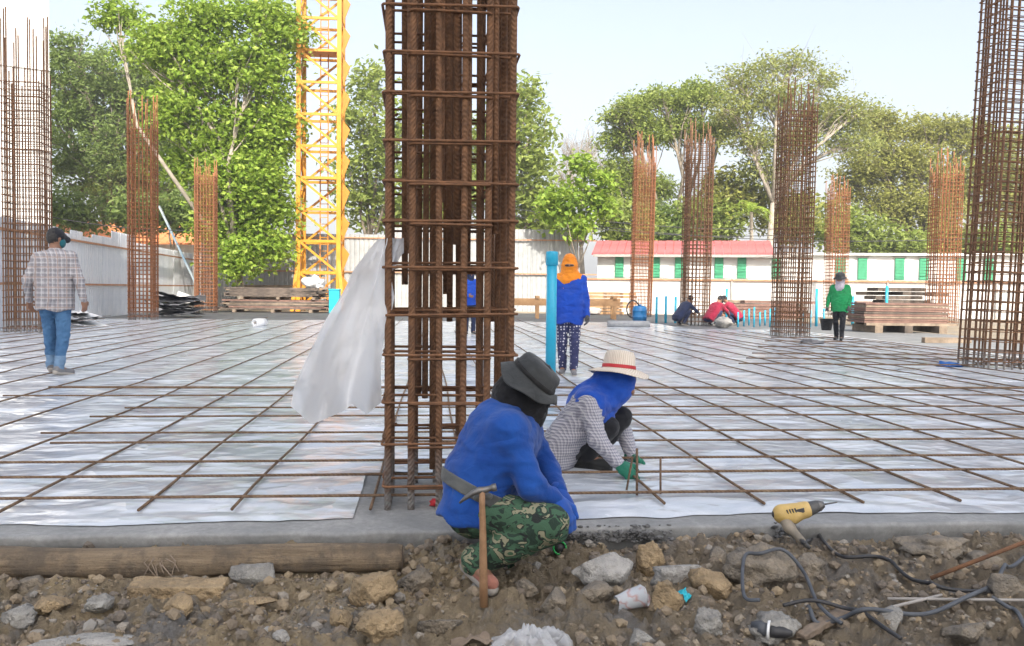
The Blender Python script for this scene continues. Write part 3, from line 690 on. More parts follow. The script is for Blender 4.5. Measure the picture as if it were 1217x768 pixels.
pile('timber_stack', 'dark weathered timber stacked on bearers in front of the crane', 'timber stack', pT + Vector((0, .7, 0)), -.05, LL, seed=3)
pT2 = G(305, 368)
pile('timber_stack', 'lower stack of grey planks with a raised pallet behind the dark timber', 'timber stack', pT2 + Vector((.4, 3.0, 0)), -.04, planks(9, 3.2, 1.1, .12, 4, ['old_plank', 'dark_plank'], .3, .0, .01, 8), seed=5)
pR = G(1062, 396) ; pR.z = 0
RL = [(x, 0, .10, .22, 1.5, .20, 'old_plank' if i != 1 else 'dark_plank') for i, x in enumerate((-.85, .0, .95))]
RL += [(.15, -.55, .235, 2.6, .16, .07, 'old_plank'), (.3, .45, .235, 2.6, .16, .07, 'old_plank')]
for i in range(9): RL += [(random.uniform(-.03, .03), 0, .27+.03+i*.062, 2.35, 1.15, .05 if i % 3 else .058, ('red_plank', 'red_plank', 'old_plank', 'red_plank', 'dark_plank')[i % 5])]
pile('plank_stack', 'neat stack of red-brown formwork boards on wooden bearers', 'plank stack', pR + Vector((.50, .75, 0)), -.07, RL, 'board', seed=6)
pb = G(1128, 408); lay_ = MB().box((0, 0, .06), (1.1, .14, .12)).build('timber_beam', MAT['old_plank'], None, loc=pb + Vector((0, .1, 0)), bevel=.005); tag(lay_, 'short timber beam lying before the stack of red-brown boards', 'beam')
# rough boards, rubble piles behind right stack
pB = zc(1105, 33); pB.z = -.03
pile('board_stack', 'messy heap of dark boards behind the orange column cage', 'plank stack', pB + Vector((-1.2, 0, 0)), .12, planks(9, 2.0, 1.4, .13, 2, ['dark_plank', 'old_plank', 'dark_plank'], .6, 0, .02, 12), 'board', seed=12)
pB = zc(905, 37); pB.z = -.03
pile('board_stack', 'wide low pile of brown boards behind the dark column cages', 'plank stack', pB, .02, planks(6, 3.2, 1.5, .11, 3, ['red_plank', 'old_plank', 'dark_plank'], .5, 0, .02, 14), 'board', seed=14)
pB = zc(1045, 39); pB.z = -.03
pile('board_stack', 'low pile of brown boards behind the worker in green', 'plank stack', pB, .05, planks(6, 3.4, 1.5, .11, 3, ['red_plank', 'old_plank', 'red_plank'], .5, 0, .02, 15), 'board', seed=15)
pB = zc(706, 41); pB.z = -.03
pile('board_stack', 'jumbled pale boards behind the woman in the orange hood', 'plank stack', pB, -.03, planks(7, 3.0, 1.2, .12, 3, ['new_wood', 'old_plank', 'old_plank'], .6, 0, .03, 16), 'board', seed=16)
# trestle of fresh orange timber
def trestle():
    o = G(664, 379); root = empty('timber_trestle', o, -.08); tag(root, 'low trestle of fresh orange timber behind the woman in the orange hood', 'trestle')
    MB().box((0, 0, .62), (4.6, .10, .26)).build('beam', MAT['new_wood'], root); MB().box((0, .7, .62), (4.6, .10, .26)).build('beam', MAT['new_wood'], root)
    for x in (-2.1, -.8, .8, 2.1):
        for y in (0, .7): MB().box((x, y, .245), (.12, .09, .49)).build('leg', MAT['new_wood'], root)
        MB().box((x, .35, .80), (.14, .9, .10)).build('cross_beam', MAT['new_wood'], root)
trestle()
# dark heap of roofing sheets and bags beside the left cages
for i, (px, py, lab) in enumerate(((208, 377, 'dark bent roofing sheets piled between the two sunlit column cages'), (92, 388, 'leaning dark corrugated sheets on the slab beyond the walking man'))):
    o = G(px, py); root = empty('roofing_sheets', o, .1+.3*i); tag(root, lab, 'sheet metal')
    for q in range(9 if i == 0 else 5):
        L = 1.7 if i == 0 else .9; z = .05 + q*.075
        xs_ = np.linspace(-L/2, L/2, 15); V = []
        for yv in (-.5, .5):
            for xv in xs_: V.append((xv, yv + random.uniform(-.05, .05), .10*abs(xv) + .018*math.sin(xv*34) + .035*math.sin(xv*2+q)))
        ob = link('sheet', mesh_np('sheet', V, [(j, j+1, 15+j+1, 15+j) for j in range(14)]), MAT['tar_sheet'] if q % 3 else MAT['white_plastic'], root, (random.uniform(-.2, .2), q*.05, z)); ob.rotation_euler = (random.uniform(-.12, .2), random.uniform(-.1, .2), random.uniform(-.5, .5))
def lumpy(name, c, r, m, label, cat, seed, sub=3, amp=.35, sc=2.0, flat=None, sharp=False, parent=None, rz=0, group=None, fine=.06):
    bm = bmesh.new(); bmesh.ops.create_icosphere(bm, subdivisions=sub, radius=1)
    P = np.array([v.co[:] for v in bm.verts]); n = fbm(P[:, 0]*sc+seed, P[:, 1]*sc+seed*1.7, P[:, 2]*sc, 4, .55)
    q = P*(1+amp*n)[:, None]
    q = q*(1 + fine*fbm(P[:, 0]*6+seed, P[:, 1]*6, P[:, 2]*6, 4, .6))[:, None]
    if sharp:
        rs = np.random.default_rng(int(seed*100)+5)
        for _ in range(9):
            nn = rs.normal(size=3); nn /= np.linalg.norm(nn); dd = rs.uniform(.45, .8); over = np.maximum((q @ nn)-dd, 0); q = q - over[:, None]*nn*.93
        q += .03*fbm(P[:, 0]*7+seed, P[:, 1]*7, P[:, 2]*7, 3)[:, None]*P
    q *= np.array(r)
    for v, p in zip(bm.verts, q): v.co = p
    me = bpy.data.meshes.new(name); bm.to_mesh(me); bm.free()
    me.polygons.foreach_set('use_smooth', [True]*len(me.polygons))
    o = link(name, me, m, parent, c); o.rotation_euler = (0, 0, rz)
    if label: tag(o, label, cat, group)
    return o
p = G(203, 368); lumpy('bag_heap', p + Vector((0, 1.2, .35)), (.9, .5, .40), MAT['white_plastic'], 'crumpled white sacks heaped behind the dark roofing sheets', 'sacks', 3.3)
p = pT + Vector((1.55, .6, 1.02)); lumpy('plastic_bag', p + Vector((0, 0, .22)), (.38, .3, .30), MAT['white_plastic'], 'white plastic bag lying on top of the timber stack', 'bag', 5.5, amp=.5, sc=2.5)
def crate():
    o = G(397, 372.5); root = empty('cyan_box', o + Vector((0, .3, 0)), -.1); tag(root, 'bright cyan box beside the timber stack, partly behind hanging plastic', 'box')
    MB().box((0, 0, .48), (.42, .42, .96)).build('body', MAT['cyan_paint'], root, bevel=.02); MB().box((0, 0, .99), (.46, .46, .06)).build('lid', MAT['cyan_paint'], root, bevel=.01)
crate()
# rolls
def roll(px, py, rad, L, m, label, rz, ring=None):
    o = G(px, py); root = empty('sheet_roll', o + Vector((0, rad, rad)), rz); tag(root, label, 'roll')
    t = 24; V = MB()
    prof = [(rad, -L/2), (rad*1.01, 0), (rad, L/2), (rad*.45, L/2), (rad*.40, L/2-.06), (rad*.40, -L/2+.06), (rad*.45, -L/2)]
    vs_ = [(x, r_*math.cos(2*math.pi*a/t), r_*math.sin(2*math.pi*a/t)) for r_, x in prof for a in range(t)]; n = len(prof)
    fs = [(i*t+a, ((i+1) % n)*t+a, ((i+1) % n)*t+(a+1) % t, i*t+(a+1) % t) for i in range(n) for a in range(t)]
    MB().add(vs_, fs).build('wound_sheet', m, root, True)
    MB().tube([(-L/2-.02, 0, 0), (L/2+.02, 0, 0)], rad*.22, 10).build('core', MAT['trim_grey'], root, True)
roll(748, 389.5, .10, 1.25, MAT['grey_felt'], 'grey felt roll lying on the slab before the blue drum', 0)
roll(307.5, 388.5, .11, .40, MAT['white_plastic'], 'short roll of white plastic film lying alone on the slab', 1.1)
# blue plastic drum
def drum():
    o = G(765, 384); root = empty('plastic_drum', o + Vector((0, .6, 0))); tag(root, 'blue plastic drum standing beside an orange column cage', 'drum')
    root.scale = (.84, .84, .84); prof = [(0, 0), (.24, 0), (.28, .03), (.29, .20), (.305, .22), (.29, .24), (.29, .46), (.305, .48), (.29, .50), (.27, .62), (.20, .68), (.0, .69)]; t = 20
    vs_ = [(r_*math.cos(6.2832*a/t), r_*math.sin(6.2832*a/t), z) for r_, z in prof for a in range(t)]
    MB().add(vs_, [(i*t+a, i*t+(a+1) % t, (i+1)*t+(a+1) % t, (i+1)*t+a) for i in range(len(prof)-1) for a in range(t)]).build('body', MAT['drum_blue'], root, True)
    MB().tube([(0, 0, .68), (0, 0, .74)], .08, 12).build('cap', MAT['drum_blue'], root, True)
drum()
# hose coil hung on the drum
o = G(757, 384) + Vector((0, .5, 0)); tag(MB().tube([tuple(o + Vector((.22*math.cos(a*.4), .05+.002*a, .45+.30*math.sin(a*.4)))) for a in range(48)], .02, 5).build('hose_coil', MAT['cable_black'], None, True), 'black coiled hose leaning beside the blue drum', 'hose')
# pipes
def pipe(px, py0, py1, rpx, label, collar=True, group=None, Z=None):
    b = G(px, py0) if Z is None else D(px, py0, Z)
    if Z is not None: b.z = 0
    Zb = depth(b); r = rpx*Zb/1050; H = D(px, py1, Zb).z
    root = empty('pvc_pipe', b); tag(root, label, 'pipe', group)
    MB().tube([(0, 0, 0), (0, 0, H-(.02 if collar else 0))], r, 20 if Zb < 15 else 8).build('pipe', MAT['pvc_blue'], root, True)
    if collar:
        MB().tube([(0, 0, H-.15), (0, 0, H-.145), (0, 0, H-.02), (0, 0, H-.004), (0, 0, H)], [r*1.05, r*1.18, r*1.18, r*1.1, r*.7], 20).build('end_cap', MAT['pvc_blue'], root, True)
pipe(654, 466, 299, 6.2, 'thick upright blue plastic pipe with cap beside the woman in the orange hood')
pipe(521, 480, 420, 2.6, 'thin upright blue pipe inside the plastic-hung column cage', False, None)
for px, py0, py1 in ((780, 384, 353), (791, 384, 352), (802.5, 384, 352.5), (863, 383, 343)): pipe(px, py0, py1, 1.5, 'slim upright blue pipe near the blue drum and dark column cage', False, 'slim pipes near the drum')
for px, py0, py1 in ((970, 388, 343), (1053, 385, 340), (1013, 386, 352)): pipe(px, py0, py1, 1.7, 'slim upright blue pipe near the worker in green', False, 'slim pipes near the worker in green')
for i, px in enumerate((877, 884, 890, 896, 903, 909, 915, 921, 955, 963, 979)): pipe(px, 389 - (i % 3), 371 - (i % 4)*2, 1.0, f'{ORD[i]} short blue pipe stub in the row starting at the workers in red', False, 'pipe stubs in a row')
# red brick block + blue tarp on far right
p = zc(1081, 34); p.z = -.03; bp = empty('brick_pack', p, .1); tag(bp, 'pack of orange-red bricks behind the formwork boards', 'bricks')
bmsh = MB().box((0, 0, 0), (.215, .10, .065)).mesh('brick')
for a in range(5):
    for c in range(9): link('brick', bmsh, MAT['brick_red'], bp, (-.5+a*.225, (c % 2)*.012, .04+c*.07+.55*0))
for a in range(5):
    for c in range(9): link('brick', bmsh, MAT['brick_red'], bp, (-.5+a*.225, .115, .04+c*.07))
p = zc(1058, 35); lumpy('tarp', Vector((p.x, p.y, .28)), (.75, .5, .35), MAT['tarp_blue'], 'crumpled blue tarp beside the pack of bricks', 'tarp', 8.1, amp=.45)
p = G(757, 372) ; lumpy('cement_sack', zc(700, 39.5) + Vector((0, 0, .20)), (.5, .3, .2), MAT['trim_grey'], 'grey sack lying by the jumbled pale boards', 'sack', 9.1, amp=.3)
p = G(969, 409); lumpy('rag', p + Vector((-.1, 0, .03)), (.22, .12, .05), MAT['tar_sheet'], 'dark crumpled rag on the sheeting beside the worker in green', 'rag', 2.2, amp=.6)
p = G(1128, 437); lumpy('rag', p + Vector((0, 0, .03)), (.17, .07, .045), MAT['tarp_blue'], 'dark blue crumpled rag before the tall leaning column cage', 'rag', 4.2, amp=.6)
simple('pole_blue', (.10, .17, .24), (.30, .34, .36), 1.2, .6, .2)
# leaning blue ladder rail at the left fence
a = G(203, 372) + Vector((0, 6.0, 0)); b = D(189, 245, depth(a)-.3)
tag(MB().beam(a, b, .11, .08).build('prop_pole', MAT['pole_blue'], None), 'blue and grey pole leaning on the corrugated fence', 'pole')
# ------------------------------------------------------------------ people: smooth-blended distance fields -> one continuous surface
def V3(p): return np.array(p[:3], float)
def cap(a, b, ra, rb=None, k=.03): return ('c', V3(a), V3(b), ra, ra if rb is None else rb, k)
def ell(c, r, X=(1, 0, 0), Y=(0, 1, 0), k=.03):
    X = V3(X)/np.linalg.norm(V3(X)); Y = V3(Y); Y = Y - X*(Y @ X); Y /= np.linalg.norm(Y)
    return ('e', V3(c), V3(r), np.stack([X, Y, np.cross(X, Y)]), k)
def field(prims, step, pad=.05, cuts=(), fold=None):
    lo = np.full(3, 1e9); hi = -lo
    bx = []
    for p in prims:
        if p[0] == 'c': m = max(p[3], p[4]); a = np.minimum(p[1], p[2])-m; b = np.maximum(p[1], p[2])+m
        else: m = p[2].max(); a = p[1]-m; b = p[1]+m
        bx.append((a, b)); lo = np.minimum(lo, a); hi = np.maximum(hi, b)
    lo -= pad; hi += pad; n = np.ceil((hi-lo)/step).astype(int)+1
    d = np.full(n, .15, np.float32)
    ax = [lo[i] + step*np.arange(n[i]) for i in range(3)]
    for p, (a, b) in zip(prims, bx):
        k = p[-1]; q = k+.06
        i0 = np.maximum(((a-q-lo)/step).astype(int), 0); i1 = np.minimum(((b+q-lo)/step).astype(int)+2, n)
        P = np.stack(np.meshgrid(*[ax[i][i0[i]:i1[i]] for i in range(3)], indexing='ij'), -1)
        if p[0] == 'c':
            A, B, ra, rb = p[1:5]; ab = B-A; L2 = ab @ ab + 1e-9; pa = P-A; t = np.clip((pa @ ab)/L2, 0, 1)
            s = np.linalg.norm(pa - t[..., None]*ab, axis=-1) - (ra + (rb-ra)*t)
        else:
            l = (P-p[1]) @ p[3].T; r = p[2]; k0 = np.linalg.norm(l/r, axis=-1); k1 = np.linalg.norm(l/(r*r), axis=-1) + 1e-6
            s = k0*(k0-1)/k1
        sl = tuple(slice(i0[i], i1[i]) for i in range(3)); cur = d[sl]
        if k > 0: h = np.maximum(k-np.abs(cur-s), 0)/k; s = np.minimum(cur, s) - h*h*k*.25
        else: s = np.minimum(cur, s)
        d[sl] = s
    if fold or cuts:
        P = np.stack(np.meshgrid(*ax, indexing='ij'), -1)
        if fold:
            amp, fs, sd = fold; m = np.abs(d) < amp*2.5+step*2; Q = P[m]
            wv = .6*fbm(Q[:, 0]*fs*.5+sd, Q[:, 1]*fs*.5, Q[:, 2]*fs*.5, 2)
            f1 = np.abs(fbm(Q[:, 0]*fs*.7+wv+sd, Q[:, 1]*fs*.7+wv, Q[:, 2]*fs*1.5+wv, 2))
            d[m] += (amp*1.6*(.42-f1)*-1 + amp*.35*fbm(Q[:, 0]*fs*3, Q[:, 1]*fs*3, Q[:, 2]*fs*3+sd, 2)).astype(np.float32)
        for (pt, nn) in cuts:                      # keep the side the normal points away from; hems wave a little
            nn = V3(nn)/np.linalg.norm(V3(nn)); hem = .013*np.sin(P[..., 0]*19+P[..., 1]*7) + .008*np.sin(P[..., 1]*37-P[..., 0]*29) if fold else 0
            d = np.maximum(d, (P-V3(pt)) @ nn + hem)
    return d, lo
def nets(d, lo, step):
    s = d < 0; c = [s[i:s.shape[0]-1+i, j:s.shape[1]-1+j, k:s.shape[2]-1+k] for i in (0, 1) for j in (0, 1) for k in (0, 1)]
    cnt = sum(x.astype(np.int8) for x in c); act = (cnt > 0) & (cnt < 8); idx = np.full(act.shape, -1, np.int64); cells = np.argwhere(act); idx[act] = np.arange(len(cells))
    acc = np.zeros((len(cells), 3)); num = np.zeros(len(cells)); corner = [(i, j, k) for i in (0, 1) for j in (0, 1) for k in (0, 1)]
    val = [d[cells[:, 0]+i, cells[:, 1]+j, cells[:, 2]+k] for i, j, k in corner]
    for a in range(8):
        for b in range(a+1, 8):
            ca, cb = np.array(corner[a]), np.array(corner[b])
            if np.abs(ca-cb).sum() != 1: continue
            x = (val[a] < 0) != (val[b] < 0); t = np.where(x, val[a]/(val[a]-val[b]+1e-12), 0)
            acc += np.where(x[:, None], ca + t[:, None]*(cb-ca), 0); num += x
    V = lo + step*(cells + acc/num[:, None]); F = []
    for ax_ in range(3):
        o = [slice(None)]*3; o2 = [slice(None)]*3; o[ax_] = slice(0, -1); o2[ax_] = slice(1, None)
        A = s[tuple(o)]; B = s[tuple(o2)]; e = np.argwhere(A != B); u, v = [(1, 2), (2, 0), (0, 1)][ax_]
        ok = (e[:, u] > 0) & (e[:, v] > 0) & (e[:, u] < s.shape[u]-1) & (e[:, v] < s.shape[v]-1); e = e[ok]
        def at(du, dv): q = e.copy(); q[:, u] += du; q[:, v] += dv; return idx[q[:, 0], q[:, 1], q[:, 2]]
        f = np.stack([at(-1, -1), at(0, -1), at(0, 0), at(-1, 0)], 1); ins = A[e[:, 0], e[:, 1], e[:, 2]]
        F.append(np.where(ins[:, None], f, f[:, ::-1]))
    return V, np.concatenate(F)
def sdf(name, prims, step, m, parent, cuts=(), fold=None, label=None):
    d, lo = field(prims, step, cuts=cuts, fold=fold); V, F = nets(d, lo, step)
    o0 = np.array(parent.location) if parent else 0
    o = link(name, mesh_np(name, V-o0, F), m, parent)
    if label: o['label'] = label
    return o
def cloth(name, c1, c2, rough=.85, scale=5, bump=.35, bs=18):
    k = NM(name); v = k.co(); dust = tuple(.6*x + .05 for x in c2); k.color(k.mix(k.ramp(k.noise(3.1, 6, .7, v), [(.50, 0.0), (.72, .5)]), k.ramp(k.noise(scale, 5, .6, v), [(.35, c1), (.65, c2)]), dust)).rough(rough)
    k.b.inputs['Specular IOR Level'].default_value = .25; k.b.inputs['Sheen Weight'].default_value = .15
    k.bump(k.noise(bs, 4, .6, v, 1.0), bump, .012); rg = k.math('ABSOLUTE', k.math('SUBTRACT', k.noise(bs*.30, 1, .4, k.co('Object', (1, 1, 2.2), (.5, .5, 0)), .6), .5)); k.bump(k.ramp(rg, [(0.0, 0.0), (.16, 1.0)]), bump*.6, .014); k.bump(k.noise(420, 2, .5, v), .15, .001); return k.m
cloth('shirt_blue', (.005, .045, .235), (.010, .075, .33)); cloth('hood_blue', (.006, .05, .33), (.012, .085, .46), bs=24)
cloth('shirt_far_blue', (.006, .05, .36), (.010, .07, .45)); cloth('black_cloth', (.006, .006, .007), (.014, .014, .016)); cloth('black_pants', (.010, .011, .014), (.02, .021, .026))
cloth('grey_hat', (.026, .029, .031), (.055, .06, .062)); cloth('belt_cloth', (.06, .065, .07), (.12, .125, .12)); cloth('orange_hood', (.72, .21, .012), (.80, .28, .025))
cloth('green_shirt', (.008, .19, .06), (.012, .26, .085)); cloth('red_shirt', (.20, .008, .03), (.28, .016, .045)); cloth('glove_green', (.006, .10, .06), (.012, .16, .10)); cloth('glove_blue', (.012, .06, .30), (.02, .10, .42)); cloth('glove_grey', (.05, .05, .055), (.09, .09, .095))
cloth('cap_black', (.006, .007, .010), (.015, .016, .022)); cloth('cap_teal', (.01, .10, .13), (.02, .15, .18)); cloth('lilac_scarf', (.30, .27, .33), (.45, .42, .48)); cloth('shoe_grey', (.10, .10, .11), (.2, .2, .21)); cloth('shoe_dark', (.03, .03, .032), (.06, .06, .062)); cloth('boot_black', (.008, .009, .010), (.018, .02, .02), rough=.4)
cloth('sandal', (.30, .12, .085), (.42, .19, .14)); cloth('sole', (.30, .27, .24), (.42, .39, .35)); cloth('navy_work', (.012, .018, .05), (.02, .03, .075))
simple('hair_black', (.008, .007, .006), (.016, .013, .012), 20, .5, .8, 90, .01)
simple('skin', (.20, .10, .06), (.28, .145, .09), 9, .55, .2, 80, .002); simple('eye_white', (.6, .58, .55), (.66, .64, .6), 9, .3, 0); simple('eye_dark', (.01, .008, .006), (.014, .01, .008), 9, .2, 0)
k = NM('denim'); v = k.co(); z = k.sep(v)[2]
k.color(k.mix(k.ramp(z, [(.235, 1.0), (.245, 0.0)]), k.ramp(k.noise(4, 5, .6, v), [(.35, (.025, .085, .19)), (.65, (.07, .17, .32))]), (.13, .22, .34))).rough(.9); k.bump(k.noise(16, 4, .6, v, 1), .8, .02); k.bump(k.noise(7, 2, .5, k.co('Object', (1, 1, 2.6)), 1), .7, .03)
def plaid(name, base, lines, scale, w_=.5, extra=None):
    k = NM(name); v = k.co(); s = k.sep(v); col = None
    def stripes(src, sc, width, ph=0.0): return k.ramp(k.math('FRACT', k.math('ADD', k.math('MULTIPLY', src, sc), ph)), [(0.0, 1.0), (width, 1.0), (width+.05, 0.0), (.95, 0.0)])
    diag = k.math('ADD', s[0], k.math('MULTIPLY', s[1], .8))
    col = k.mix(k.math('MULTIPLY', stripes(diag, scale, .38), w_), base, lines); col = k.mix(k.math('MULTIPLY', stripes(s[2], scale, .38), w_), col, lines)
    col = k.mix(k.math('MULTIPLY', stripes(diag, scale, .08, .45), .6), col, (.6, .6, .6)); col = k.mix(k.math('MULTIPLY', stripes(s[2], scale, .08, .45), .6), col, (.6, .6, .6))
    if extra: col = k.mix(k.math('MULTIPLY', stripes(s[2], scale*.5, .12, .2), .6), col, extra); col = k.mix(k.math('MULTIPLY', stripes(diag, scale*.5, .12, .2), .6), col, extra)
    k.color(col).rough(.9); k.bump(k.noise(15, 4, .6, v, 1), .5, .014); return k.m
plaid('plaid_brown', (.35, .345, .36), (.17, .16, .18), 17, .55, (.30, .215, .18)); plaid('plaid_grey', (.38, .38, .43), (.14, .14, .19), 60, .55)
k = NM('camo'); v = k.co('Object', (1, 1, 1.5)); a_ = k.ramp(k.noise(13, 2, .5, v, .9), [(0.0, (.016, .036, .024)), (.40, (.045, .105, .06)), (.53, (.016, .036, .024)), (.57, (.24, .23, .15)), (.66, (.05, .11, .06))], True)
k.color(k.mix(k.ramp(k.noise(22, 2, .5, v, .6), [(.60, 0.0), (.63, 1.0)]), a_, (.015, .02, .018))).rough(.9); k.bump(k.noise(14, 4, .6, k.co(), 1), .6, .016)
k = NM('polka'); vv = k.new('ShaderNodeTexVoronoi'); k.L(k.co(), vv.inputs['Vector']); vv.inputs['Scale'].default_value = 26; vv.inputs['Randomness'].default_value = .35
k.color(k.ramp(vv.outputs['Distance'], [(.25, (.55, .55, .6)), (.30, (.03, .035, .10))])).rough(.9)
k = NM('straw'); v = k.co(); wv = k.new('ShaderNodeTexWave', wave_type='RINGS', rings_direction='Z'); wv.inputs['Scale'].default_value = 28; wv.inputs['Distortion'].default_value = .6; k.L(v, wv.inputs['Vector'])
k.color(k.mix(wv.outputs['Fac'], (.60, .51, .41), (.76, .69, .60))).rough(.8); k.bump(wv.outputs['Fac'], .5, .004)
simple('ribbon_red', (.42, .02, .03), (.5, .03, .04), 9, .6, 0)

def nrm(v): v = V3(v); return v/np.linalg.norm(v)
def hand_prims(w_, dr, pn, side, s=1.0, curl=.5, k=.008):
    """wrist, direction to the fingers, palm normal, side of the thumb (+1/-1)"""
    w_ = V3(w_); d = nrm(dr); n = V3(pn); n = nrm(n - d*(n @ d)); l = np.cross(n, d)*side; P = []
    P += [ell(w_+d*.045*s, np.array([.052, .040, .017])*s, d, l, .015)]
    for i, (off, ln) in enumerate(((.029, .070), (.010, .078), (-.010, .074), (-.028, .058))):
        a = w_ + d*.080*s + l*off*s; c1 = curl*.8; c2 = curl*1.7
        b = a + (d*math.cos(c1) + n*math.sin(c1))*ln*.5*s; e = b + (d*math.cos(c2) + n*math.sin(c2))*ln*.5*s
        P += [cap(a, b, .0092*s, .0085*s, k), cap(b, e, .0085*s, .0070*s, k)]
    a = w_ + d*.020*s + l*.030*s; b = a + (d*.6 + l*.75 + n*.25)*.036*s; e = b + (d*.95 + l*.15 + n*.35)*.034*s
    return P + [cap(a, b, .013*s, .011*s, k), cap(b, e, .011*s, .008*s, k)]
def person(label, J, face, s=1.0, shirt='shirt_blue', pants='black_pants', shoe='shoe_dark', glove=None, step=.011, fold=.008, sleeve=1.0, shirt_len=0.0, seed=1, curl=.6, palm=None, hair=True, hs=1.0, pant=1.0, foot=1.0, extra=()):
    gz = J.pop('ground'); g = {k_: V3(v_) for k_, v_ in J.items()}; base = Vector(((g['anL']+g['anR'])/2)); base.z = gz
    root = empty('person', base); tag(root, label, 'person')
    face = nrm(face); nk, hd = g['neck'], g['head']; up = nrm(hd-nk); fr = nrm(face - up*(face @ up)); sd = np.cross(fr, up)
    mh = (g['hipL']+g['hipR'])/2; ms = (g['shL']+g['shR'])/2; ax_ = nrm(ms-mh); wide = nrm(g['shR']-g['shL']); fwd_ = np.cross(ax_, wide)
    # --- body
    B = [ell(hd, np.array([.072, .092, .112])*s, sd, fr), ell(hd + fr*.055*s - up*.055*s, np.array([.050, .045, .055])*s, sd, fr, .02), cap(nk, hd-up*.05*s, .055*s, .050*s), cap(hd+fr*.088*s+up*.01*s, hd+fr*.105*s-up*.025*s, .010*s, .014*s, .012)]
    for q in (-1, 1): B += [ell(hd+sd*q*.074*s-fr*.005*s-up*.005*s, np.array([.010, .020, .030])*s, sd, fr, .006)]
    B += [cap(hd+fr*.083*s-up*.058*s-sd*.02*s, hd+fr*.083*s-up*.058*s+sd*.02*s, .009*s, None, .008)]
    B += [cap(nk, ms, .06*s), cap(ms-ax_*.05*s, mh, .085*s, .09*s, .06)]
    for q in 'LR':
        B += [cap(g['sh'+q], ms, .052*s, .07*s), cap(g['sh'+q], g['el'+q], .047*s, .037*s), cap(g['el'+q], g['wr'+q], .036*s, .025*s), cap(g['hip'+q], mh, .085*s), cap(g['hip'+q], g['kn'+q], .078*s, .052*s), cap(g['kn'+q], g['an'+q], .052*s, .036*s), cap(g['an'+q], g['to'+q], .036*s, .026*s)]
    for q in 'LR':
        hdv = g.get('hd'+q); dr = hdv - g['wr'+q] if hdv is not None else g['wr'+q]-g['el'+q]
        pn = palm[q] if palm else (sd if q == 'L' else -sd)
        H = hand_prims(g['wr'+q], dr, pn, 1 if q == 'L' else -1, s*hs, curl)
        if glove: sdf('glove', [(*h[:-1], h[-1]) if h[0] == 'e' else ('c', h[1], h[2], h[3]*1.22, h[4]*1.25, h[5]) for h in H] + [cap(g['wr'+q]-nrm(dr)*.03, g['wr'+q]+nrm(dr)*.05, .033*s, .030*s)], min(step, .006), MAT[glove], root)
        else: B += H
    sdf('body', B, min(step, .0085), MAT['skin'], root)
    for q in (-1, 1):
        e = hd + fr*.083*s + sd*q*.031*s + up*.012*s
        eo = sdf('eye', [ell(e, np.array([.013, .009, .008])*s, sd, fr, 0)], .003, MAT['eye_white'], root); po = sdf('pupil', [ell(e+fr*.007*s, np.array([.006, .004, .006])*s, sd, fr, 0)], .002, MAT['eye_dark'], root); po.parent = eo
    if hair: sdf('hair', [ell(hd+up*.018*s-fr*.016*s, np.array([.080, .094, .112])*s, sd, fr)], min(step, .010), MAT['hair_black'], root, cuts=[(hd+fr*.045*s, fr-up*.9)], fold=(.005, 30, seed))
    # --- shirt
    lo = mh - ax_*shirt_len; S = [cap(nk-up*.02*s, ms, .068*s, .08*s, .05), cap(g['shL'], g['shR'], .066*s, None, .05)]
    for t in (-.75, -.38, 0, .38, .75):
        top = ms + wide*t*.16*s - ax_*.05*s; bot = lo + wide*t*.125*s; c = 1-abs(t)*.35
        S += [cap(top, bot, (.078+.045*c)*s, (.075+.055*c)*s, .05)]
    for q in 'LR':
        w_end = g['el'+q]*(1-sleeve) + g['wr'+q]*sleeve
        S += [cap(g['sh'+q], g['el'+q], .066*s, .054*s, .035), cap(g['el'+q], w_end, .052*s, .039*s, .03)]
    S += list(extra)
    cuts = [(lo - ax_*(.02+.0*s), -ax_)]
    sdf('shirt', S, step, MAT[shirt], root, fold=(fold, 11, seed*3.1), cuts=cuts)
    # --- trousers
    T = [cap(g['hipL'], g['hipR'], .105*s, None, .05), cap(mh, mh+ax_*.10*s, .115*s, .11*s, .05)]
    for q in 'LR':
        an = g['an'+q] + nrm(g['kn'+q]-g['an'+q])*.02
        T += [cap(g['hip'+q], g['kn'+q], .096*s, .070*s*pant, .04), cap(g['kn'+q], an, .069*s*pant, .056*s*pant, .012)]
    sdf('trousers', T, step, MAT[pants], root, fold=(fold*1.1, 10, seed*5.3))
    for q in 'LR':
        a, t = g['an'+q], g['to'+q]; dd = nrm(t-a); dn = np.array([0, 0, -1.])
        sh = [cap(a - dd*.035*s + dn*.02*s, t, .040*s*foot, .036*s*foot, .03), cap(a, a+np.array([0, 0, .02]), .043*s*foot, None, .03)]
        shoe_o = sdf('shoe', sh, min(step, .008), MAT[shoe], root)
        so_ = sdf('sole', [cap(a - dd*.045*s + dn*.045*s, t + dn*.022*s, .036*s*foot, .035*s*foot, .02)], min(step, .008), MAT['sole' if shoe != 'boot_black' else shoe], root); so_.parent = shoe_o
    return dict(root=root, hd=hd, up=up, fr=fr, sd=sd, ms=ms, mh=mh, ax=ax_, fwd=fwd_, wide=wide, g=g, s=s, torso=S)
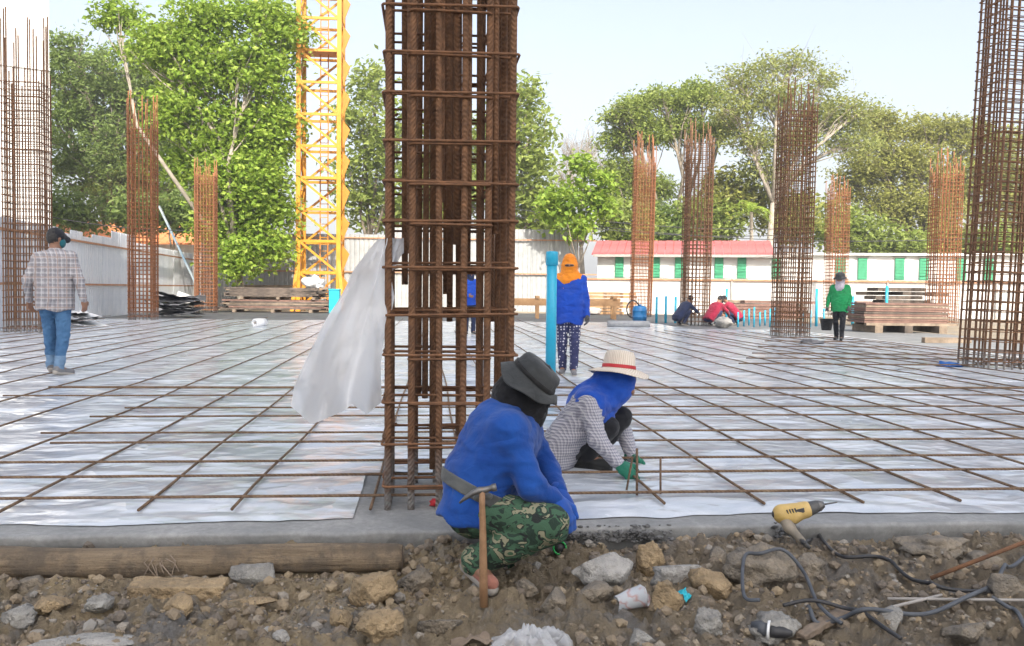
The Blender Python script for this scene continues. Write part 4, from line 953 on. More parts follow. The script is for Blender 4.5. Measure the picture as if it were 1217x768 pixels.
def revolve(name, prof, m, parent, c, X, Y, Zd, n=40, wob=None):
    """prof (radius, height) turned about Zd through c; wob(angle, radius, height) bends the brim"""
    X, Y, Zd = V3(X), V3(Y), V3(Zd); V = []
    for r, h in prof:
        for a in range(n):
            t = 2*math.pi*a/n; hh = h + (wob(t, r, h) if wob else 0); V.append(V3(c) + X*r*math.cos(t) + Y*r*1.12*math.sin(t) + Zd*hh)
    F = [(i*n+a, i*n+(a+1) % n, (i+1)*n+(a+1) % n, (i+1)*n+a) for i in range(len(prof)-1) for a in range(n)]
    o = link(name, mesh_np(name, np.array(V)-np.array(parent.location), F), m, parent)
    so = o.modifiers.new('thick', 'SOLIDIFY'); so.thickness = .004; return o
def stand(px, foot_y, head_y, H, facing_deg, stepx=.0, arm=None, Zoff=0.0, leg_split=.10, lean=0.0, elbow_bend=.1):
    """joints of an upright figure: world base from pixel, facing angle about z (0 = away from the camera)"""
    b = G(px, foot_y); b = V3(b); a = math.radians(facing_deg) - yaw; f = np.array([math.sin(a)*-1, math.cos(a), 0]); r = np.array([f[1], -f[0], 0]); u = np.array([0, 0, 1.])
    k = H/1.70; J = {}
    P = lambda x, y, z: b + (r*x + f*y + u*z)*k
    J['hipL'], J['hipR'] = P(-.09, 0, .88), P(.09, 0, .88)
    J['knL'], J['knR'] = P(-.09-stepx*0, .03+leg_split*.6, .48), P(.09, .03-leg_split*.3, .48)
    J['anL'], J['anR'] = P(-.08, leg_split, .085), P(.08, -leg_split*1.2, .085)
    J['toL'], J['toR'] = P(-.09, leg_split+.15, .04), P(.10, -leg_split*1.2+.15, .04)
    J['shL'], J['shR'] = P(-.18, lean, 1.37), P(.18, lean, 1.37)
    J['elL'], J['elR'] = P(-.245, lean-.03, 1.08), P(.245, lean-.03, 1.08)
    J['wrL'], J['wrR'] = P(-.25, lean+.08, .84), P(.25, lean+.08, .84)
    J['neck'], J['head'] = P(0, lean+.01, 1.45), P(0, lean+.04, 1.585)
    J['ground'] = 0.0
    return J, f, r, k, P
# ------------------------------------------------------------------ walking man in plaid, seen from behind
J, f, r, k, P = stand(66, 446, 267, 1.74, 6, leg_split=.09)
J['elL'], J['wrL'] = P(-.285, -.05, 1.10), P(-.31, .06, .87); J['elR'], J['wrR'] = P(.29, -.05, 1.11), P(.33, -.04, .88); J['shL'] = P(-.175, 0, 1.355); J['shR'] = P(.175, 0, 1.375)
J['toR'] = P(.16, .05, .035); J['toL'] = P(-.10, .16, .035)
A = person('man in plaid shirt, blue jeans and dark cap walking away beside the fence', J, f*.8+r*.5, k, 'plaid_brown', 'denim', 'shoe_grey', step=.010, fold=.006, shirt_len=.11, seed=2, curl=.5, extra=[cap(P(0, -.02, 1.30), P(0, -.04, .92), .135, .125, .06)])
sdf('cap', [ell(A['hd']+A['up']*.035, (.092, .104, .098), A['sd'], A['fr']), cap(A['hd']+A['fr']*.09+A['up']*.03, A['hd']+A['fr']*.15+A['up']*.02, .05, .04, .03)], .009, MAT['cap_black'], A['root'], cuts=[(A['hd']-A['up']*.02, -A['up'])])
sdf('face_mask', [ell(A['hd']+A['fr']*.045-A['up']*.045, (.080, .075, .07), A['sd'], A['fr'])], .009, MAT['cap_teal'], A['root'])
# ------------------------------------------------------------------ woman with orange hood, facing the camera
J, f, r, k, P = stand(675, 446, 303, 1.50, 176, leg_split=.06)
J['elL'], J['wrL'] = P(-.24, -.02, 1.09), P(-.26, .05, .86); J['elR'], J['wrR'] = P(.23, -.02, 1.09), P(.24, .06, .86)
W = person('woman in orange hood, blue top and polka dot trousers walking towards the squatting workers', J, f, k, 'shirt_far_blue', 'polka', 'shoe_grey', 'glove_grey', step=.011, shirt_len=.10, seed=3, hair=False)
hd, up, fr, sd = W['hd'], W['up'], W['fr'], W['sd']
sdf('hood', [ell(hd+up*.015-fr*.012, (.098, .112, .125), sd, fr), cap(hd-up*.06, W['ms']+up*.02, .095, .125, .06), cap(W['g']['shL']*.7+W['ms']*.3, W['g']['shR']*.7+W['ms']*.3, .085, None, .06), cap(hd-up*.16+fr*.10+sd*.06, hd-up*.42+fr*.13+sd*.075, .035, .02, .03)], .009, MAT['orange_hood'], W['root'], fold=(.007, 14, 5.0))
sdf('eye_slit', [ell(hd+fr*.094+up*.012, (.062, .022, .022), sd, fr)], .006, MAT['skin'], W['root'])
for q in (-1, 1): sdf('brow', [cap(hd+fr*.112+up*.016+sd*q*.015, hd+fr*.104+up*.016+sd*q*.045, .008)], .004, MAT['eye_dark'], W['root'])
# ------------------------------------------------------------------ woman in green with bucket
J, f, r, k, P = stand(997, 405, 327, 1.50, 150, leg_split=.10)
J['elL'], J['wrL'] = P(-.24, -.03, 1.10), P(-.24, .06, .88); J['elR'], J['wrR'] = P(.27, .0, 1.10), P(.30, .08, .86)
g_ = person('worker in green shirt and black trousers carrying a dark bucket', J, f, k, 'green_shirt', 'black_pants', 'boot_black', 'glove_grey', step=.013, shirt_len=.10, seed=4, curl=1.3)
hd, up, fr, sd = g_['hd'], g_['up'], g_['fr'], g_['sd']
sdf('scarf', [ell(hd-fr*.005, (.095, .108, .125), sd, fr), cap(hd-up*.08, g_['ms']+fr*.03, .09, .12, .05)], .012, MAT['lilac_scarf'], g_['root'], fold=(.006, 14, 4.0))
sdf('eye_slit', [ell(hd+fr*.094+up*.005, (.062, .022, .045), sd, fr)], .008, MAT['skin'], g_['root'])
revolve('hat', [(.15, -.03), (.105, .0), (.10, .06), (.06, .10), (.001, .105)], MAT['grey_hat'], g_['root'], hd+up*.055, sd, fr, up)
def bucket(c, r0, m, label):
    root = empty('bucket', c); tag(root, label, 'bucket'); n = 20
    prof = [(.001, 0), (r0*.72, 0), (r0, .26), (r0*1.06, .26), (r0*1.06, .245), (r0*.99, .245), (r0*.70, .02), (.001, .02)]
    MB().add([(q*math.cos(6.2832*a/n), q*math.sin(6.2832*a/n), z) for q, z in prof for a in range(n)], [(i*n+a, i*n+(a+1) % n, (i+1)*n+(a+1) % n, (i+1)*n+a) for i in range(len(prof)-1) for a in range(n)]).build('pail', m, root, True)
    MB().tube([(r0*math.cos(t), 0, .25+.20*math.sin(t)) for t in np.linspace(0, math.pi, 12)], .006, 5).build('handle', MAT['trim_grey'], root, True)
hnd = g_['g']['wrR'] - np.array([0, 0, .095]); bucket(Vector(hnd) - Vector((0, 0, .43)), .15, MAT['black_cloth'], 'dark plastic bucket held by the worker in green')
# ------------------------------------------------------------------ squatting figure builder (side or oblique view)
def squat(px, foot_y, facing_deg, k, lean=.30, arms=None, Z=None):
    b = V3(G(px, foot_y)); a = math.radians(facing_deg) - yaw; f = np.array([-math.sin(a), math.cos(a), 0]); r = np.array([f[1], -f[0], 0]); u = np.array([0, 0, 1.])
    P = lambda x, y, z: b + (r*x + f*y + u*z)*k
    J = dict(hipL=P(-.09, -.24, .26), hipR=P(.09, -.24, .26), knL=P(-.15, .16, .46), knR=P(.15, .16, .46), anL=P(-.12, -.06, .085), anR=P(.12, -.06, .085), toL=P(-.15, .09, .04), toR=P(.15, .09, .04),
             shL=P(-.17, lean-.14, .70), shR=P(.17, lean-.14, .70), elL=P(-.24, lean+.08, .50), elR=P(.24, lean+.08, .50), wrL=P(-.16, lean+.28, .40), wrR=P(.16, lean+.28, .40), neck=P(0, lean-.09, .78), head=P(0, lean+.01, .89), ground=0.0)
    return J, f, r, P
for i, (px, fy, ang, lab, sh) in enumerate(((871, 386.5, 62, 'worker in dark red shirt and cap squatting with back to the row of pipe stubs', 'red_shirt'), (848, 388, -52, 'worker in maroon shirt squatting half hidden by the dark column cage', 'red_shirt'))):
    J, f, r, P = squat(px, fy, ang, .95)
    q = person(lab, J, f*.9 - np.array([0, 0, .35]), .95, sh, 'navy_work', 'shoe_dark', None, step=.014, seed=6+i, shirt_len=.05)
    sdf('cap', [ell(q['hd']+q['up']*.04, (.092, .104, .095), q['sd'], q['fr']), cap(q['hd']+q['fr']*.09+q['up']*.03, q['hd']+q['fr']*.14+q['up']*.02, .05, .04, .03)], .012, MAT['cap_black'], q['root'], cuts=[(q['hd']-q['up']*.01, -q['up'])])
p = G(861, 390); lumpy('cement_sack', p + Vector((0, .1, .15)), (.24, .2, .17), MAT['rock_pale'], 'lumpy grey sack between the two workers in red', 'sack', 1.9, amp=.3)
# ------------------------------------------------------------------ worker behind the plastic-hung column, and one behind the dark cage
J, f, r, k, P = stand(558, 398, 312, 1.55, 200, leg_split=.05)
J['elR'], J['wrR'] = P(.24, .05, 1.08), P(.12, .26, 1.02); J['elL'], J['wrL'] = P(-.24, .03, 1.08), P(-.14, .24, .98)
q = person('worker in dark blue seen through the plastic-hung column cage', J, f, k, 'navy_blue' if 'navy_blue' in MAT else 'shirt_far_blue', 'navy_work', 'shoe_dark', None, step=.013, seed=9, shirt_len=.08)
sdf('hood', [ell(q['hd']+q['up']*.01-q['fr']*.01, (.096, .108, .125), q['sd'], q['fr']), cap(q['hd']-q['up']*.08, q['ms'], .09, .11, .05)], .012, MAT['navy_work'], q['root'])
J, f, r, P = squat(811, 387, -60, .95)
q = person('worker in navy squatting by the slim blue pipes behind the dark cage', J, f - np.array([0, 0, .3]), .95, 'navy_work', 'navy_work', 'shoe_dark', None, step=.014, seed=11)
sdf('cap', [ell(q['hd']+q['up']*.035, (.092, .104, .1), q['sd'], q['fr'])], .012, MAT['cap_black'], q['root'], cuts=[(q['hd']-q['up']*.01, -q['up'])])

# ------------------------------------------------------------------ squatting woman with straw hat (joints read from the photograph at her own distance)
Zw = depth(G(703, 558)); d_ = lambda px, py, dz: V3(D(px, py, Zw+dz))
J = dict(hipL=d_(668, 532, .13), hipR=d_(664, 536, -.03), knL=d_(738, 496, .20), knR=d_(722, 508, .00), anL=d_(706, 541, .18), anR=d_(696, 546, -.02), toL=d_(738, 549, .16), toR=d_(722, 553, -.06),
         shL=d_(712, 478, .24), shR=d_(700, 482, -.10), elL=d_(742, 515, .28), elR=d_(710, 523, -.20), wrL=d_(752, 545, .18), wrR=d_(737, 553, -.27), hdL=d_(768, 556, .12), hdR=d_(756, 570, -.36), neck=d_(716, 470, .07), head=d_(737, 453, .07), ground=0.0)
fx = V3(RGT); dn = np.array([0, 0, -1.])
S_ = person('woman in straw hat and blue headscarf squatting on the sheeting in green gloves', J, fx*.95+dn*.30, .95, 'plaid_grey', 'black_pants', 'boot_black', 'glove_green', step=.008, fold=.006, seed=12, curl=.9, palm={'L': dn*.6-fx*.4+V3(FWD)*-.5, 'R': dn*.8+V3(FWD)*.6}, shirt_len=.07, hair=False, hs=1.15)
hd, up, fr, sd, g = S_['hd'], S_['up'], S_['fr'], S_['sd'], S_['g']
sdf('headscarf', [ell(hd-fr*.012-up*.012, (.096, .108, .112), sd, fr), ell(hd+fr*.03-up*.05, (.088, .085, .08), sd, fr), cap(hd-up*.09-fr*.02, S_['ms']+V3(UPV)*.01, .115, .13, .06), cap(g['shL']*.75+S_['ms']*.25, g['shR']*.75+S_['ms']*.25, .105, None, .06), cap(S_['ms']-S_['ax']*.04, S_['ms']-S_['ax']*.10+fx*.04, .145, .13, .06)], .007, MAT['hood_blue'], S_['root'], fold=(.007, 9, 3.0))
sdf('eye_slit', [ell(hd+fr*.090+up*.012, (.060, .024, .022), sd, fr)], .005, MAT['skin'], S_['root'])
hc = hd + V3(UPV)*.052 - fx*.010; zt = nrm(V3(UPV)*.98 + fx*.10 + V3(FWD)*.08)
hx = nrm(np.cross(zt, V3(FWD))); hy = np.cross(zt, hx)
sh_ = revolve('straw_hat', [(.186, -.012), (.184, -.006), (.13, .012), (.104, .022), (.099, .045), (.093, .105), (.080, .128), (.04, .136), (.001, .137)], MAT['straw'], S_['root'], hc, hx, hy, zt, 48, lambda t, r, h: (.012*math.sin(2*t+.6)-.008*math.sin(3*t) if r > .11 else 0))
hb_ = revolve('hat_band', [(.1045, .026), (.1040, .030), (.1030, .044), (.1025, .047)], MAT['ribbon_red'], S_['root'], hc, hx, hy, zt, 48); hb_.parent = sh_

# ------------------------------------------------------------------ squatting man in blue with bucket hat
Zm = 3.70; e_ = lambda px, py, dz: V3(D(px, py, Zm+dz))
J = dict(hipL=e_(568, 602, .08), hipR=e_(563, 606, -.10), knL=e_(640, 596, .12), knR=e_(652, 624, -.22), anL=e_(604, 664, .06), anR=e_(562, 668, -.15), toL=e_(628, 680, .02), toR=e_(584, 694, -.24),
         shL=e_(620, 499, .19), shR=e_(603, 512, -.14), elL=e_(650, 560, .16), elR=e_(632, 578, -.20), wrL=e_(666, 588, .02), wrR=e_(660, 595, -.16), hdL=e_(680, 612, -.04), hdR=e_(673, 617, -.20), neck=e_(609, 484, .03), head=e_(629, 461, .02), ground=float(D(575, 700, Zm-.2).z))
M_ = person('man in blue shirt, camouflage trousers and grey bucket hat squatting at the slab edge', J, fx*.9+dn*.55, 1.0, 'shirt_blue', 'camo', 'sandal', 'glove_blue', step=.0075, fold=.0048, seed=21, curl=1.0, palm={'L': dn*.7-fx*.5, 'R': dn*.7-fx*.3+V3(FWD)*.5}, shirt_len=.045, hair=False, extra=[cap(e_(590, 510, .02), e_(570, 562, -.02), .125, .148, .06)], pant=1.16, foot=.82, hs=1.15, sleeve=.9)
hd, up, fr, sd, g, ms, mh, ax_ = [M_[q] for q in ('hd', 'up', 'fr', 'sd', 'g', 'ms', 'mh', 'ax')]
sdf('balaclava', [ell(hd-fr*.006, (.092, .108, .125), sd, fr), ell(hd+fr*.045-up*.045, (.07, .066, .07), sd, fr), cap(hd-up*.07-fr*.02, ms+ax_*.05, .095, .10, .05), cap(hd-up*.10+fr*.05, hd-up*.17+fr*.07, .075, .05, .04)], .006, MAT['black_cloth'], M_['root'], fold=(.007, 15, 7.0))
zt = nrm(V3(UPV)*.74 + fx*.66 - V3(FWD)*.10); hx = nrm(np.cross(zt, V3(FWD))); hy = np.cross(zt, hx); hc = hd + V3(UPV)*.035 + fx*.012
sh_ = revolve('bucket_hat', [(.147, -.036), (.145, -.033), (.122, -.006), (.108, .004), (.104, .012), (.098, .062), (.088, .078), (.05, .086), (.001, .087)], MAT['grey_hat'], M_['root'], hc, hx, hy, zt, 48, lambda t, r, h: (.016*math.sin(2*t+2.2)-.012*math.cos(t) + .007*math.sin(5*t) if r > .11 else 0))
hb_ = revolve('hat_band', [(.1088, .010), (.1075, .028)], MAT['black_cloth'], M_['root'], hc, hx, hy, zt, 48); hb_.parent = sh_
# belt following the shirt at the waist
bc = mh + ax_*.075
sdf('belt', [('c', q[1], q[2], q[3]+.010, q[4]+.010, q[5]) for q in M_['torso'][2:7] + M_['torso'][-1:]], .006, MAT['belt_cloth'], M_['root'], cuts=[(bc+ax_*.026, ax_), (bc-ax_*.026, -ax_)])
sdf('hammer_loop', [cap(e_(566, 592, -.315), e_(582, 590, -.315), .012, .012)], .004, MAT['belt_cloth'], M_['root'])
# hammer in the belt
simple('hammer_wood', (.22, .12, .06), (.36, .21, .11), 14, .6, .3); simple('steel_old', (.10, .10, .10), (.22, .21, .20), 8, .45, .3, metal=.6)
o = D(574, 716, Zm-.345); hm = empty('claw_hammer', o); tag(hm, 'claw hammer with long wooden handle hanging from the belt of the man in blue', 'hammer')
tl = lambda px, py, dz=-.345: D(px, py, Zm+dz) - o
MB().tube([tl(575, 721), tl(574.5, 690), tl(574, 640), tl(573, 600), tl(573, 580)], [.0165, .0165, .014, .012, .012], 10).build('handle', MAT['hammer_wood'], hm, True)
hdm = MB().tube([tl(590, 579), tl(585, 580), tl(584, 580), tl(578, 582), tl(570, 583), tl(562, 586), tl(553, 592), tl(546, 598)], [.015, .015, .011, .012, .014, .011, .008, .004], 10)
hdm.build('head', MAT['steel_old'], hm, True)
# tape reel with green rim on the far foot
simple('tape_green', (.02, .42, .08), (.04, .5, .12), 8, .4, .1)
tp = empty('tape_measure', GD(664, 678) + Vector((0, 0, .026))); tag(tp, 'tape measure with bright green rim lying by the knee of the man in blue', 'tape measure')
MB().tube([Vector((0, .02, -.005)), Vector((0, -.02, .0))], .027, 20).build('case', MAT['cable_black'], tp, True)
MB().tube([Vector((.028*math.cos(a), -.021, .028*math.sin(a))) for a in np.linspace(0, 6.2832, 20, endpoint=False)], .004, 6, closed=True).build('rim', MAT['tape_green'], tp, True)
# ------------------------------------------------------------------ torn white plastic hung on the near cage
def hung_plastic():
    k = NM('hung_plastic'); v = k.co(); k.color(k.ramp(k.noise(3, 4, .6, v), [(.3, (.86, .87, .88)), (.7, (.92, .92, .92))])).rough(.32)
    k.bump(k.noise(9, 5, .6, k.co('Object', (1.6, 1.6, .7)), 1.6), .5, .02); vo = k.new('ShaderNodeTexVoronoi', feature='F1'); vo.inputs['Scale'].default_value = 7; k.L(k.co('Object', (1, 1, .6), (.4, .4, .5)), vo.inputs['Vector']); k.bump(vo.outputs['Distance'], .45, .03)
    t = k.new('ShaderNodeBsdfTranslucent'); t.inputs[0].default_value = (.90, .91, .93, 1); tp = k.new('ShaderNodeBsdfTransparent')
    m1 = k.new('ShaderNodeMixShader'); m1.inputs[0].default_value = .62; m2 = k.new('ShaderNodeMixShader'); m2.inputs[0].default_value = .05
    k.L(k.b.outputs[0], m1.inputs[1]); k.L(t.outputs[0], m1.inputs[2]); k.L(m1.outputs[0], m2.inputs[1]); k.L(tp.outputs[0], m2.inputs[2]); k.L(m2.outputs[0], k.out.inputs[0])
    Z0 = depth(pC); n, m = 56, 46
    # left and right outline of the sheet (photo pixels), top to bottom
    Lf = [(452, 284), (438, 300), (421, 322), (405, 347), (391, 372), (377, 402), (362, 434), (350, 462), (344, 485)]
    Rt = [(463, 283), (464, 306), (465, 330), (467, 354), (463, 376), (457, 402), (455, 430), (455, 455), (455, 476)]
    def cur(P, t): f = t*(len(P)-1); i = min(int(f), len(P)-2); q = f-i; return P[i][0]*(1-q)+P[i+1][0]*q, P[i][1]*(1-q)+P[i+1][1]*q
    V = []
    for i in range(n+1):
        t = i/n; a, b = cur(Lf, t), cur(Rt, t)
        for j in range(m+1):
            s = j/m; x = a[0]*(1-s)+b[0]*s; y = a[1]*(1-s)+b[1]*s
            low = max(0, t-.72)/.28
            y += low*(24*np.interp(s, [0, .25, .33, .6, .66, .82, 1], [-.1, .9, .8, .35, .05, .62, .1]))
            amp = .02 + .11*t
            dz = amp*.7*(math.sin(s*6.5+1.5*t+1.2*float(vnoise(s*2, t*2, 8.0))) + .35*math.sin(s*19-2*t+.7+2*float(vnoise(t*3, s, 2.0)))) + .07*float(fbm(s*3, t*3, 1.7, 3)) - .10*t*math.sin(math.pi*s) - .05
            V.append(tuple(D(x + 3*float(vnoise(s*4, t*5, 3.0)), y, Z0+dz)))
    F = [(i*(m+1)+j, i*(m+1)+j+1, (i+1)*(m+1)+j+1, (i+1)*(m+1)+j) for i in range(n) for j in range(m)]
    root = empty('plastic_film', D(462, 300, Z0)); tag(root, 'torn sheet of white translucent plastic hanging from the near column cage', 'plastic sheet')
    o0 = np.array(root.location); link('hanging_sheet', mesh_np('hanging_sheet', np.array(V)-o0, F), k.m, root)
    # crumpled wrap behind the corner bar
    V = []; n, m = 16, 20
    for i in range(n+1):
        for j in range(m+1):
            t, s = i/n, j/m; x = 461 + 19*s; y = 283 + 38*t*(1-.4*s) + 5*math.sin(s*5)*t
            V.append(tuple(D(x, y, Z0 + .04 + .10*s + .03*math.sin(s*9+t*6) + .02*float(fbm(s*5, t*5, 4, 2)))))
    F = [(i*(m+1)+j, i*(m+1)+j+1, (i+1)*(m+1)+j+1, (i+1)*(m+1)+j) for i in range(n) for j in range(m)]
    link('tucked_end', mesh_np('tucked_end', np.array(V)-o0, F), k.m, root)
hung_plastic()

# ------------------------------------------------------------------ log along the slab edge
def log():
    a, b = LOGA, LOGB; d = b-a; L = d.length; root = empty('timber_log', a); root.rotation_euler = d.to_track_quat('X', 'Z').to_euler()
    tag(root, 'long debarked eucalyptus log lying in the dirt along the slab edge', 'log'); n, m = 110, 26; V = []
    for i in range(n+1):
        x = L*i/n; R0 = .060 + .004*math.sin(x*2.3) + .003*float(vnoise(x*3, 1, 2)) - (.006 if i in (0, n) else 0)
        cy = .012*float(vnoise(x*1.2, 5, 5)); cz = .010*float(vnoise(x*1.3, 8, 8))
        for j in range(m):
            t = 2*math.pi*j/m; rr = R0*(1 + .05*float(vnoise(x*2, math.cos(t)*2.5, math.sin(t)*2.5)) + .025*float(vnoise(x*4, math.cos(t)*7, math.sin(t)*7)))
            V.append((x, cy+rr*math.cos(t), cz+rr*math.sin(t)))
    F = [(i*m+j, i*m+(j+1) % m, (i+1)*m+(j+1) % m, (i+1)*m+j) for i in range(n) for j in range(m)]
    link('stem', mesh_np('stem', V, F), MAT['log_wood'], root)
    for x, sg in ((0, -1), (L, 1)):
        q = [(x+sg*.001, .057*math.cos(t), .057*math.sin(t)) for t in np.linspace(0, 6.2832, 20, endpoint=False)]
        MB().add(q + [(x+sg*.006, 0, 0)], [(i, (i+1) % 20, 20) if sg > 0 else ((i+1) % 20, i, 20) for i in range(20)]).build('sawn_end', MAT['new_wood' if sg < 0 else 'old_plank'], root)
    for i in range(9):
        x = L*.49 + random.uniform(-.03, .05); z = random.uniform(.02, .05)
        MB().tube([(x, -.05, z), (x+random.uniform(-.03, .06), -.075, z-.02), (x+random.uniform(-.05, .1), -.085, z-random.uniform(.05, .13))], [.0030, .0026, .001], 4).build('bark_fibre', MAT['old_plank'], root)
log()
# ------------------------------------------------------------------ stones and lumps (each one a thing), small crumbs as stuff
def rock(px, py, rx, ry, m, label, seed, sharp=True, depth_r=.8, name='rock', cat='rock', group=None, rz=0, sub=4, amp=.28, sink=.42):
    p = GD(px, py+ry*.7); Z = depth(p); sx, sz = rx*Z/1050, ry*Z/1050
    return lumpy(name, Vector((p.x, p.y, p.z + sz*(1-sink))), (sx*.98, sx*depth_r*.9, sz*1.05), MAT[m], label, cat, seed, sub, min(amp, .27), 1.5, None, sharp, None, rz, group)
rock(718, 674, 48, 25, 'rock_pale', 'large flat broken concrete chunk beside the knee of the man in blue', 1.3, depth_r=.62)
rock(808, 664, 34, 22, 'rock_pale', 'angular pale grey stone against the slab edge beside the ochre lump', 2.6)
rock(771, 673, 16, 20, 'rock_ochre', 'round ochre lump between the flat concrete chunk and the angular stone', 3.1, False)
rock(898, 660, 38, 24, 'clay', 'big crumbly clay lump below the yellow drill', 4.4, False, amp=.42)
rock(852, 654, 18, 14, 'clay', 'small brown lump touching the big crumbly clay lump', 5.2, True, amp=.4)
rock(790, 712, 20, 22, 'rock_ochre', 'ochre clay lump behind the cyan scrap', 6.7, True, amp=.4)
rock(845, 692, 30, 20, 'rock_ochre', 'broad ochre clay lump under the angular pale stone', 7.9, True, amp=.4)
rock(842, 728, 18, 18, 'rock_grey', 'rounded grey stone beside the cyan scrap', 8.5, False)
rock(707, 703, 22, 15, 'clay', 'dark lump tucked under the flat concrete chunk', 9.4, amp=.35)
rock(762, 756, 18, 12, 'rock_grey', 'small grey stone in front of the plastic cup', 10.3)
rock(660, 712, 22, 15, 'clay', 'dark lump between the sandal and the flat chunk', 11.2, True, amp=.4)
rock(440, 700, 34, 30, 'rock_ochre', 'tall ochre block of clay at the end of the log', 12.5, amp=.3)
rock(452, 742, 26, 18, 'rock_ochre', 'rounded ochre lump in front of the tall clay block', 13.1, False, amp=.35)
rock(405, 738, 20, 13, 'rock_ochre', 'small ochre lump beside the white rubble chips', 14.8, True, amp=.4)
rock(302, 690, 36, 12, 'rock_grey', 'flat slate-grey broken slab lying below the log', 15.5, depth_r=.5)
rock(300, 711, 34, 6, 'rock_ochre', 'thin flat sandy chip below the slate-grey slab', 16.1, depth_r=.5)
rock(120, 718, 22, 13, 'rock_grey', 'grey blue lump left of the sandy brick', 17.3, True, amp=.4)
rock(40, 692, 28, 14, 'clay', 'dark clay lump below the far end of the log', 18.6, True, amp=.4)
rock(20, 745, 24, 16, 'rock_grey', 'bluish slab fragment tilted in the dirt near the concrete plate', 19.7, depth_r=.6)
rock(1110, 650, 40, 12, 'clay', 'row of dark clay crumbs along the slab near the steel rod', 20.3, False, amp=.5)
rock(1165, 648, 24, 12, 'clay', 'dark clay crumb pile beside the steel rod', 21.3, False, amp=.5)
rock(1060, 745, 22, 16, 'rock_grey', 'grey stone beside the looping cable', 22.4, True, amp=.4)
rock(920, 755, 28, 16, 'rock_grey', 'half buried grey stone under the cable plug', 23.5, False, amp=.35)
rock(1150, 735, 34, 20, 'clay', 'dark soil clod crossed by the grey cable', 24.2, True, amp=.4)
rock(1195, 700, 30, 22, 'clay', 'dark soil clod behind the grey cable', 25.9, True, amp=.4)
rock(960, 672, 18, 12, 'clay', 'small clod beside the big crumbly clay lump', 26.9, False, amp=.5)
rock(520, 745, 26, 15, 'clay', 'brown clod beside the hammer handle', 27.9, True, amp=.45)
rock(625, 700, 16, 10, 'clay', 'small dark clod behind the sandal', 28.8, True, amp=.45)
rock(500, 690, 24, 16, 'clay', 'dark clod between the log end and the man in blue', 29.8, True, amp=.45)
rock(215, 735, 26, 12, 'rock_ochre', 'sandy lump beside the concrete plate', 30.8, True, amp=.45)
rock(60, 725, 22, 12, 'rock_ochre', 'sandy lump beyond the bluish slab fragment', 31.8, True, amp=.45)
for i, (px, py, rx, ry) in enumerate(((318, 750, 10, 7), (335, 756, 11, 9), (352, 748, 8, 7))): rock(px, py, rx, ry, 'rock_pale', 'small white rubble chip among the ochre lumps', 40+i, name='rubble_chip', cat='rubble', group='white rubble chips')
def crumbs():
    bm = bmesh.new(); base = []
    for s in range(6):
        b2 = bmesh.new(); bmesh.ops.create_icosphere(b2, subdivisions=1, radius=1)
        P = np.array([v.co[:] for v in b2.verts]); P *= (1+.45*vnoise(P[:, 0]*2+s*3, P[:, 1]*2, P[:, 2]*2))[:, None]; P *= np.array([1, .9, .7])
        base.append((P, np.array([[v.index for v in f.verts] for f in b2.faces]))); b2.free()
    V = []; F = []; off = 0
    N = 19000; x = rng.uniform(-2.6, 2.9, N); y = -.03 - 1.25*rng.random(N)**1.1
    dens = fbm(x*1.8, y*2.5, 6.6, 3); keep = rng.random(N) < np.clip(.5+.7*dens, .08, 1); x, y = x[keep], y[keep]
    z = ground_h(x, y); r = .0038*np.exp(rng.exponential(.66, len(x))); r = np.minimum(r, .026)
    for i in range(len(x)):
        P, f = base[i % 6]; a = rng.uniform(0, 6.28); c, s = math.cos(a), math.sin(a); Q = P*r[i]
        Q = np.stack([Q[:, 0]*c-Q[:, 1]*s, Q[:, 0]*s+Q[:, 1]*c, Q[:, 2]], 1) + np.array([x[i], y[i], z[i]+r[i]*.25]); V.append(Q); F.append(f+off); off += len(P)
    bm.free(); tag(link('soil_crumbs', mesh_np('soil_crumbs', np.concatenate(V), np.concatenate(F), False), MAT['clod_mix']), 'loose crumbs of soil and gravel scattered over the dirt', 'gravel', kind='stuff')
crumbs()
def mortar():
    V = []; F = []; off = 0; N = 2600; x = rng.uniform(-2.4, 2.7, N); keep = fbm(x*1.3+.6, 0, 4.0, 3) + .35*np.exp(-((x-.75)/.5)**2) > .12; x = x[keep]
    y = rng.normal(-.012, .016, len(x)); r = .004*np.exp(rng.exponential(.5, len(x))); r = np.minimum(r, .016); z = np.where(y > .012, .001, -.01-.05*rng.random(len(x)))
    b2 = bmesh.new(); bmesh.ops.create_icosphere(b2, subdivisions=1, radius=1); P0 = np.array([v.co[:] for v in b2.verts]); f = np.array([[v.index for v in q.verts] for q in b2.faces]); b2.free()
    for i in range(len(x)):
        P = P0*(1+.5*vnoise(P0[:, 0]*2+i*1.7, P0[:, 1]*2, P0[:, 2]*2))[:, None]*r[i]*np.array([1.2, 1, .7]); V.append(P + np.array([x[i], y[i], z[i]])); F.append(f+off); off += len(P0)
    tag(link('mortar_spill', mesh_np('mortar_spill', np.concatenate(V), np.concatenate(F), False), MAT['mortar_dark']), 'dark rough mortar spilled along the slab edge', 'mortar', kind='stuff')
simple('mortar_dark', (.09, .09, .09), (.20, .20, .20), 20, .95, .8, 80, .01)
mortar()
